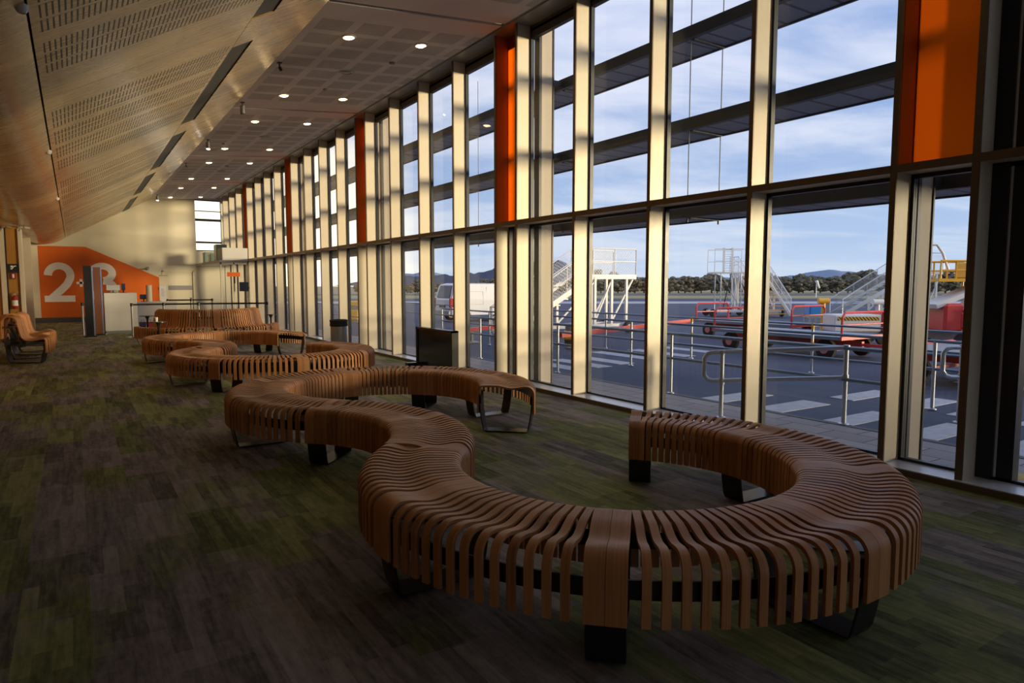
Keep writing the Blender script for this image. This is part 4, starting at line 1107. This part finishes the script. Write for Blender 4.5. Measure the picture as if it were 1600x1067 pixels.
for nm, px, dp, top, mt, lab in (('yellow_beacon', 1286, 17.0, .98, M_YEL, 'yellow beacon head on a post right of the blue tank'), ('white_beacon', 1371, 17.0, .95, M_WSTEEL, 'white beacon head on a post behind the striped equipment box')):
    g = deep(px, dp); t = thing(nm, lab, 'beacon', (g.x, g.y, 0), -YAW)
    MB().tube((0, 0, 0), (0, 0, top-.1), .05, 10).lathe([(.12, 0), (.12, .03), (.06, .04)], (0, 0, 0), 14).build('post', mt, t, local=True)
    MB().path([(-.13, 0, top-.05), (.13, 0, top-.05)], .075, 12).build('head', mt, t, local=True)

# ---- belt loader at the right
t = thing('belt_loader', 'red belt loader with a pale conveyor and yellow guard rails', 'belt loader', tuple(deep(1500, 13.5)), -YAW)
MB().rbox((-.62, -.5, .42), (-.22, .5, .98), .05).build('cab_hood', M_RED, t, local=True)
MB().rbox((-.3, -.55, .48), (2.0, .55, .82), .04).build('body', M_RED, t, local=True)
MB().box((-.25, -.56, .80), (2.0, .56, .86)).build('top_deck', M_DARKF, t, local=True)
MB().bar((-.75, -.2, .92), (.35, -.2, 1.38), .5, .09).build('conveyor', M_WSTEEL, t, local=True)
MB().bar((-.2, -.1, .8), (.3, -.1, 1.3), .05, .05).bar((.25, -.1, .8), (.25, -.1, 1.35), .06, .06).build('lift_arm', M_GREY, t, local=True)
m_ = MB()
for s_ in (-.35, .35):
    m_.path([(-.65, s_, 1.45), (-.65, s_, 1.80), (.25, s_, 1.80), (.25, s_, 1.30)], .022, 8).tube((-.65, s_, 1.62), (.25, s_, 1.62), .016, 6)
    for xx in (-.35, -.08, .1): m_.tube((xx, s_, 1.40), (xx, s_, 1.80), .018, 6)
m_.box((-.7, -.4, 1.40), (.35, .4, 1.46)); m_.build('yellow_guard', M_YEL, t, local=True)
MB().rbox((-.02, -.3, 1.46), (.2, .2, 1.78), .03).build('yellow_box', M_YEL, t, local=True)
MB().path([(-.9, .3, 2.15), (-.35, .3, 2.15), (-.22, .3, 1.98), (-.08, .3, 1.62)], .025, 8).build('white_frame', M_WSTEEL, t, local=True)
MB().path([(.05, -.6, .30), (.05, -.6, .80), (.15, -.6, .95), (.45, -.6, 1.0)], .028, 8).build('teal_hoop', M_TEAL, t, local=True)
MB().bar((-.28, -.62, .40), (-.05, -.62, .62), .10, .12).build('yellow_chock', M_YEL, t, local=True)
for xx in (-.2, 1.5):
    for s_ in (-.5, .5):
        w_ = MB().lathe([(.001, -.08), (.16, -.08), (.21, -.05), (.21, .05), (.16, .08), (.001, .08)], (xx, s_, .21), 22, 'y').build('wheel', M_RUBBER, t, local=True)
        MB().lathe([(.001, -.085), (.10, -.085), (.10, .085), (.001, .085)], (xx, s_, .21), 16, 'y').build('hub', M_HUB, w_, local=True)
MB().box((-.4, -.45, .25), (1.9, .45, .48)).build('chassis', M_GREY, t, local=True)
g = deep(1640, 21)
t = thing('blue_container', 'bright blue container with a dark base at the right edge of the picture', 'container', tuple(g), -YAW)
MB().box((-1.35, -.6, .55), (1.4, .6, 1.15)).build('body', M_LBLUE, t, local=True); MB().box((-1.35, -.6, .0), (1.4, .6, .55)).build('base', M_DARKF, t, local=True)
MB().box((-1.3, -.2, 1.15), (-.6, .2, 1.32)).build('white_hatch', M_WSTEEL, t, local=True)

# ---- tow bars lying on stands
def towbar(a, b, za, zb, lab):
    a = Vector(a); b = Vector(b); t = thing('tow_bar', lab, 'tow bar', tuple(a)); d = (b-a)
    MB().bar(a+Vector((0, 0, za)), b+Vector((0, 0, zb)), .08, .09).build('beam', M_RED, t)
    m = MB()
    for q, z_ in ((.08, za+(zb-za)*.08), (.7, za+(zb-za)*.7)):
        p = a+d*q; m.bar(p, p+Vector((0, 0, z_)), .05, .05, up=(1, 0, 0)); m.box((p.x-.12, p.y-.12, 0), (p.x+.12, p.y+.12, .03))
    m.build('stands', M_GREY, t)
pa = ground(876, 524, .30); pb = ground(1080, 501, .42)
towbar((pa.x, pa.y, 0), (pb.x, pb.y, 0), .30, .42, 'long red tow bar reaching right from the white boarding stairs')
pa = ground(730, 516, .30); pb = ground(812, 506, .32)
towbar((pa.x, pa.y, 0), (pb.x, pb.y, 0), .30, .32, 'shorter red tow bar in front of the white van')
t = thing('ground_heater', 'small yellow and chrome engine unit beside the white boarding stairs', 'engine unit', tuple(deep(891, 15.0)), -YAW)
MB().rbox((-.14, -.12, .12), (.14, .12, .32), .03).build('yellow_base', M_YEL, t, local=True)
MB().lathe([(.001, .50), (.09, .48), (.11, .40), (.10, .32)], (0, 0, 0), 16).build('cover', M_GREY, t, local=True)
MB().box((-.12, -.1, 0), (.12, .1, .12)).build('skid', M_RUBBER, t, local=True)

# ---- white van, tail towards the camera's left
def van():
    t = thing('white_van', 'white panel van parked outside, seen from behind its left rear corner', 'van', (11.3, 21.5, 0))
    L, W, H = 3.5, 1.32, 1.38
    # side outline x-z (tail at x=0)
    side = [(0.03, .24), (0.0, .40), (0.0, .78), (.05, .86), (.16, 1.24), (.24, 1.34), (.40, H), (2.3, H), (2.62, 1.30), (3.0, .92), (3.35, .80), (3.48, .66), (3.5, .34), (3.42, .22)]
    m = MB(); n = len(side); secs = [(0.0, .07), (.05, .015), (.14, 0), (W-.14, 0), (W-.05, .015), (W, .07)]
    vs = []
    for (yy, inset) in secs:
        for (x_, z_) in side:
            vs.append((min(max(x_, inset), L-inset), yy if z_ < .85 else yy+(.06*(z_-.85)/.5 if yy < W/2 else -.06*(z_-.85)/.5), min(z_, H-inset*.6)))
    fs = [tuple(range(n)), tuple(range(len(vs)-1, len(vs)-n-1, -1))]
    for s_ in range(len(secs)-1):
        for i in range(n): fs.append((s_*n+i, s_*n+(i+1) % n, (s_+1)*n+(i+1) % n, (s_+1)*n+i))
    m.add(vs, fs, smooth=False); m.build('body', M_VAN, t, local=True)
    MB().add([(.045, .16, .87), (.045, W-.16, .87), (.185, W-.22, 1.30), (.185, .22, 1.30), (.02, .16, .87), (.02, W-.16, .87), (.15, W-.22, 1.30), (.15, .22, 1.30)],
             [(4, 5, 6, 7), (0, 3, 2, 1), (0, 4, 7, 3), (1, 2, 6, 5), (0, 1, 5, 4), (3, 7, 6, 2)]).build('rear_window', M_TINT, t, local=True)
    for yy in (-.008, W-.10): MB().box((-.012, yy, .52), (.10, yy+.108, .84)).build('tail_lamp', M_LAMPR, t, local=True)
    MB().box((-.05, .06, .22), (.10, W-.06, .38)).build('bumper', M_GREY, t, local=True)
    MB().box((-.012, W/2-.24, .50), (.01, W/2+.24, .60)).build('plate_recess', M_DARKF, t, local=True)
    m = MB()   # panel seams of the side door and blind window
    for s_ in (-.004,):
        for (x0, z0, x1, z1) in ((.5, .62, 1.35, .62), (.5, .62, .5, 1.08), (1.35, .62, 1.35, 1.08), (.5, 1.08, 1.35, 1.08), (1.5, .3, 1.5, 1.25), (2.25, .3, 2.25, 1.25)):
            m.bar((x0, s_+ (.06*max(0, z0-.85)/.5), z0), (x1, s_+(.06*max(0, z1-.85)/.5), z1), .008, .010, up=(0, 1, 0))
    m.build('panel_seams', M_GREY, t, local=True)
    MB().add([(2.32, .01, .90), (2.88, .01, .90), (2.62, .05, 1.22), (2.32, .05, 1.22), (2.32, .03, .90), (2.88, .03, .90), (2.62, .07, 1.22), (2.32, .07, 1.22)], [(0, 1, 2, 3), (7, 6, 5, 4), (0, 4, 5, 1), (1, 5, 6, 2), (2, 6, 7, 3), (3, 7, 4, 0)]).build('side_window', M_TINT, t, local=True)
    for xx in (.62, 2.78):
        for yy in (.08, W-.08):
            w_ = MB().lathe([(.001, -.09), (.18, -.09), (.225, -.06), (.225, .06), (.18, .09), (.001, .09)], (xx, yy, .225), 26, 'y').build('wheel', M_RUBBER, t, local=True)
            MB().lathe([(.001, -.098), (.06, -.098), (.07, -.09), (.13, -.098), (.135, .09), (.001, .098)], (xx, yy, .225), 18, 'y').build('hub', M_HUB, w_, local=True)
    MB().tube((.55, W/2, H-.01), (.55, W/2, H+.07), .04, 10).build('roof_beacon', M_YEL, t, local=True)
van()
# ---- green and grey shelter
g = deep(617, 33)
t = thing('green_framed_shelter', 'grey metal shelter with a bright green frame beyond the far fences', 'shelter', tuple(g), -YAW)
MB().box((-.5, -.3, 0), (.26, .3, 1.85)).build('grey_panel', M_GREY, t, local=True)
MB().box((-.6, -.35, 1.85), (.36, .35, 1.98)).box((.26, -.35, 0), (.36, .35, 1.85)).build('green_frame', M_GREEN, t, local=True)
g = deep(552, 24)
t = thing('yellow_equipment', 'yellow and pink ramp equipment glimpsed beside the litter bin', 'equipment', tuple(g), -YAW)
MB().rbox((-.25, -.3, .1), (.25, .3, .45), .03).rbox((-.2, -.3, .55), (.3, .3, .75), .03).build('yellow_body', M_YEL, t, local=True)
MB().box((-.22, -.28, .45), (.22, .28, .55)).box((-.2, -.25, 0), (.2, .25, .1)).build('frame', M_GREY, t, local=True)
# windsock
g = deep(1274, 70)
t = thing('windsock', 'tiny white windsock on a pole in front of the trees', 'windsock', tuple(g), 0)
MB().tube((0, 0, 0), (0, 0, 1.7), .04, 6).build('pole', M_WSTEEL, t, local=True)
MB().path([(0, 0, 1.7), (.18, -.1, 1.2), (.3, -.18, .95)], .16, 8, r2=.08).build('sock', M_WSTEEL, t, local=True)

# ---- trees and hills
random.seed(11)
import bmesh
def tree_proto(kind):
    t = thing('bush_tree', '', 'tree', (0, 0, 0))
    bm = bmesh.new()
    nb = 48
    for i in range(nb):
        a = random.random()*2*PI; zc = .45+random.random()*(1.95 if kind == 0 else 1.5); r = random.random()**.5*(1.05-.25*abs(zc-1.3))
        s_ = .16+.24*random.random()
        ret = bmesh.ops.create_icosphere(bm, subdivisions=2, radius=1)
        for v_ in ret['verts']:
            n = v_.co.normalized(); f = 1+.22*math.sin(n.x*9+i)*math.sin(n.y*11+i*2)*math.cos(n.z*10)+random.uniform(-.35, .35)
            v_.co = Vector((n.x*s_*f*1.15+r*math.cos(a), n.y*s_*f*1.15+r*math.sin(a), n.z*s_*f*.8+zc))
            if v_.co.z < .02: v_.co.z = .02
    me = bpy.data.meshes.new('crown'); bm.to_mesh(me); bm.free(); me.materials.append(M_LEAF)
    o = bpy.data.objects.new('crown', me); C.objects.link(o); o.parent = t
    m = MB().tube((0, 0, -.05), (.1, 0, 1.4), .10, 6, r2=.05)
    for q in range(4): m.tube((.05, 0, .6), (random.uniform(-1, 1), random.uniform(-1, 1), random.uniform(1.3, 2.1)), .04, 5, r2=.015)
    m.build('trunk', M_BARK, t, local=True)
    return t
protos = [tree_proto(i % 2) for i in range(3)]
nt = 0
for row, (dp, x0, x1, step, smin, smax) in enumerate(((100, 560, 1640, 26, .9, 1.05), (104.5, 572, 1640, 26, 1.05, 1.35))):
    px = x0
    while px < x1:
        p = deep(px, dp+random.uniform(-.4, .4)); s_ = random.uniform(smin, smax)
        if px < 880: s_ *= .62
        lab = 'grey-green bushy tree in the %s of the tree line beyond the runway' % ('front row' if row == 0 else 'taller back row')
        pr_ = protos[nt % 3]
        if nt < 3: o = pr_
        else: o = dup(pr_, None)
        o.location = (p.x, p.y, 0); o.rotation_euler = (0, 0, random.random()*6.28); o.scale = (s_*1.05, s_*1.05, s_*random.uniform(.85, 1.1)); o['label'] = lab; o['group'] = 'trees in the %s of the tree line' % ('front row' if row == 0 else 'back row')
        nt += 1; px += step*random.uniform(.92, 1.08)*(.66 if px < 870 else 1)
def hill(name, pts, depth, m, lab, thick=260):
    """pts: (picture x, height in picture pixels above the horizon) along the ridge, built as a long sloped mass"""
    nx = 90; ny = 9; vs = []; fs = []
    xs = [p[0] for p in pts]
    for i in range(nx+1):
        px = xs[0]+(xs[-1]-xs[0])*i/nx
        for a, b in zip(pts[:-1], pts[1:]):
            if a[0] <= px <= b[0]: q = (px-a[0])/(b[0]-a[0]); q = q*q*(3-2*q)*.5+q*.5; hh = a[1]+(b[1]-a[1])*q; break
        hh = max(.4, hh+1.2*math.sin(px*.21)+.8*math.sin(px*.47+1))
        for j in range(ny+1):
            s_ = j/ny; d = depth+thick*(s_-.5); prof = math.sin(PI*s_)**.8
            lat = (px-800)/1056*depth; p = FWD*d+RIGHT*lat
            vs.append((p.x, p.y, hh/1056*depth*prof*(1+.06*math.sin(px*.13+j*1.7)*(1 if 0 < j < ny/2 else 0))-.5))
    for i in range(nx):
        for j in range(ny): a = i*(ny+1)+j; fs.append((a, a+ny+1, a+ny+2, a+1))
    struct(MB().add(vs, fs, smooth=True).build(name, m), lab, 'hill')
hill('hill_near', [(560, 4), (640, 14), (700, 16), (752, 20), (790, 34), (835, 36), (857, 42), (880, 34), (905, 14), (960, 8), (1000, 4)], 900, M_HILL, 'forested hill with blue haze in its colour behind the van and boarding stairs')
hill('hill_far', [(600, 10), (668, 22), (720, 8), (1000, 8), (1080, 10), (1110, 12), (1200, 8), (1240, 15), (1290, 23), (1330, 19), (1400, 15), (1500, 14), (1580, 26), (1700, 22)], 1700, M_HILL2, 'mountains on the horizon with pale haze in their colour')
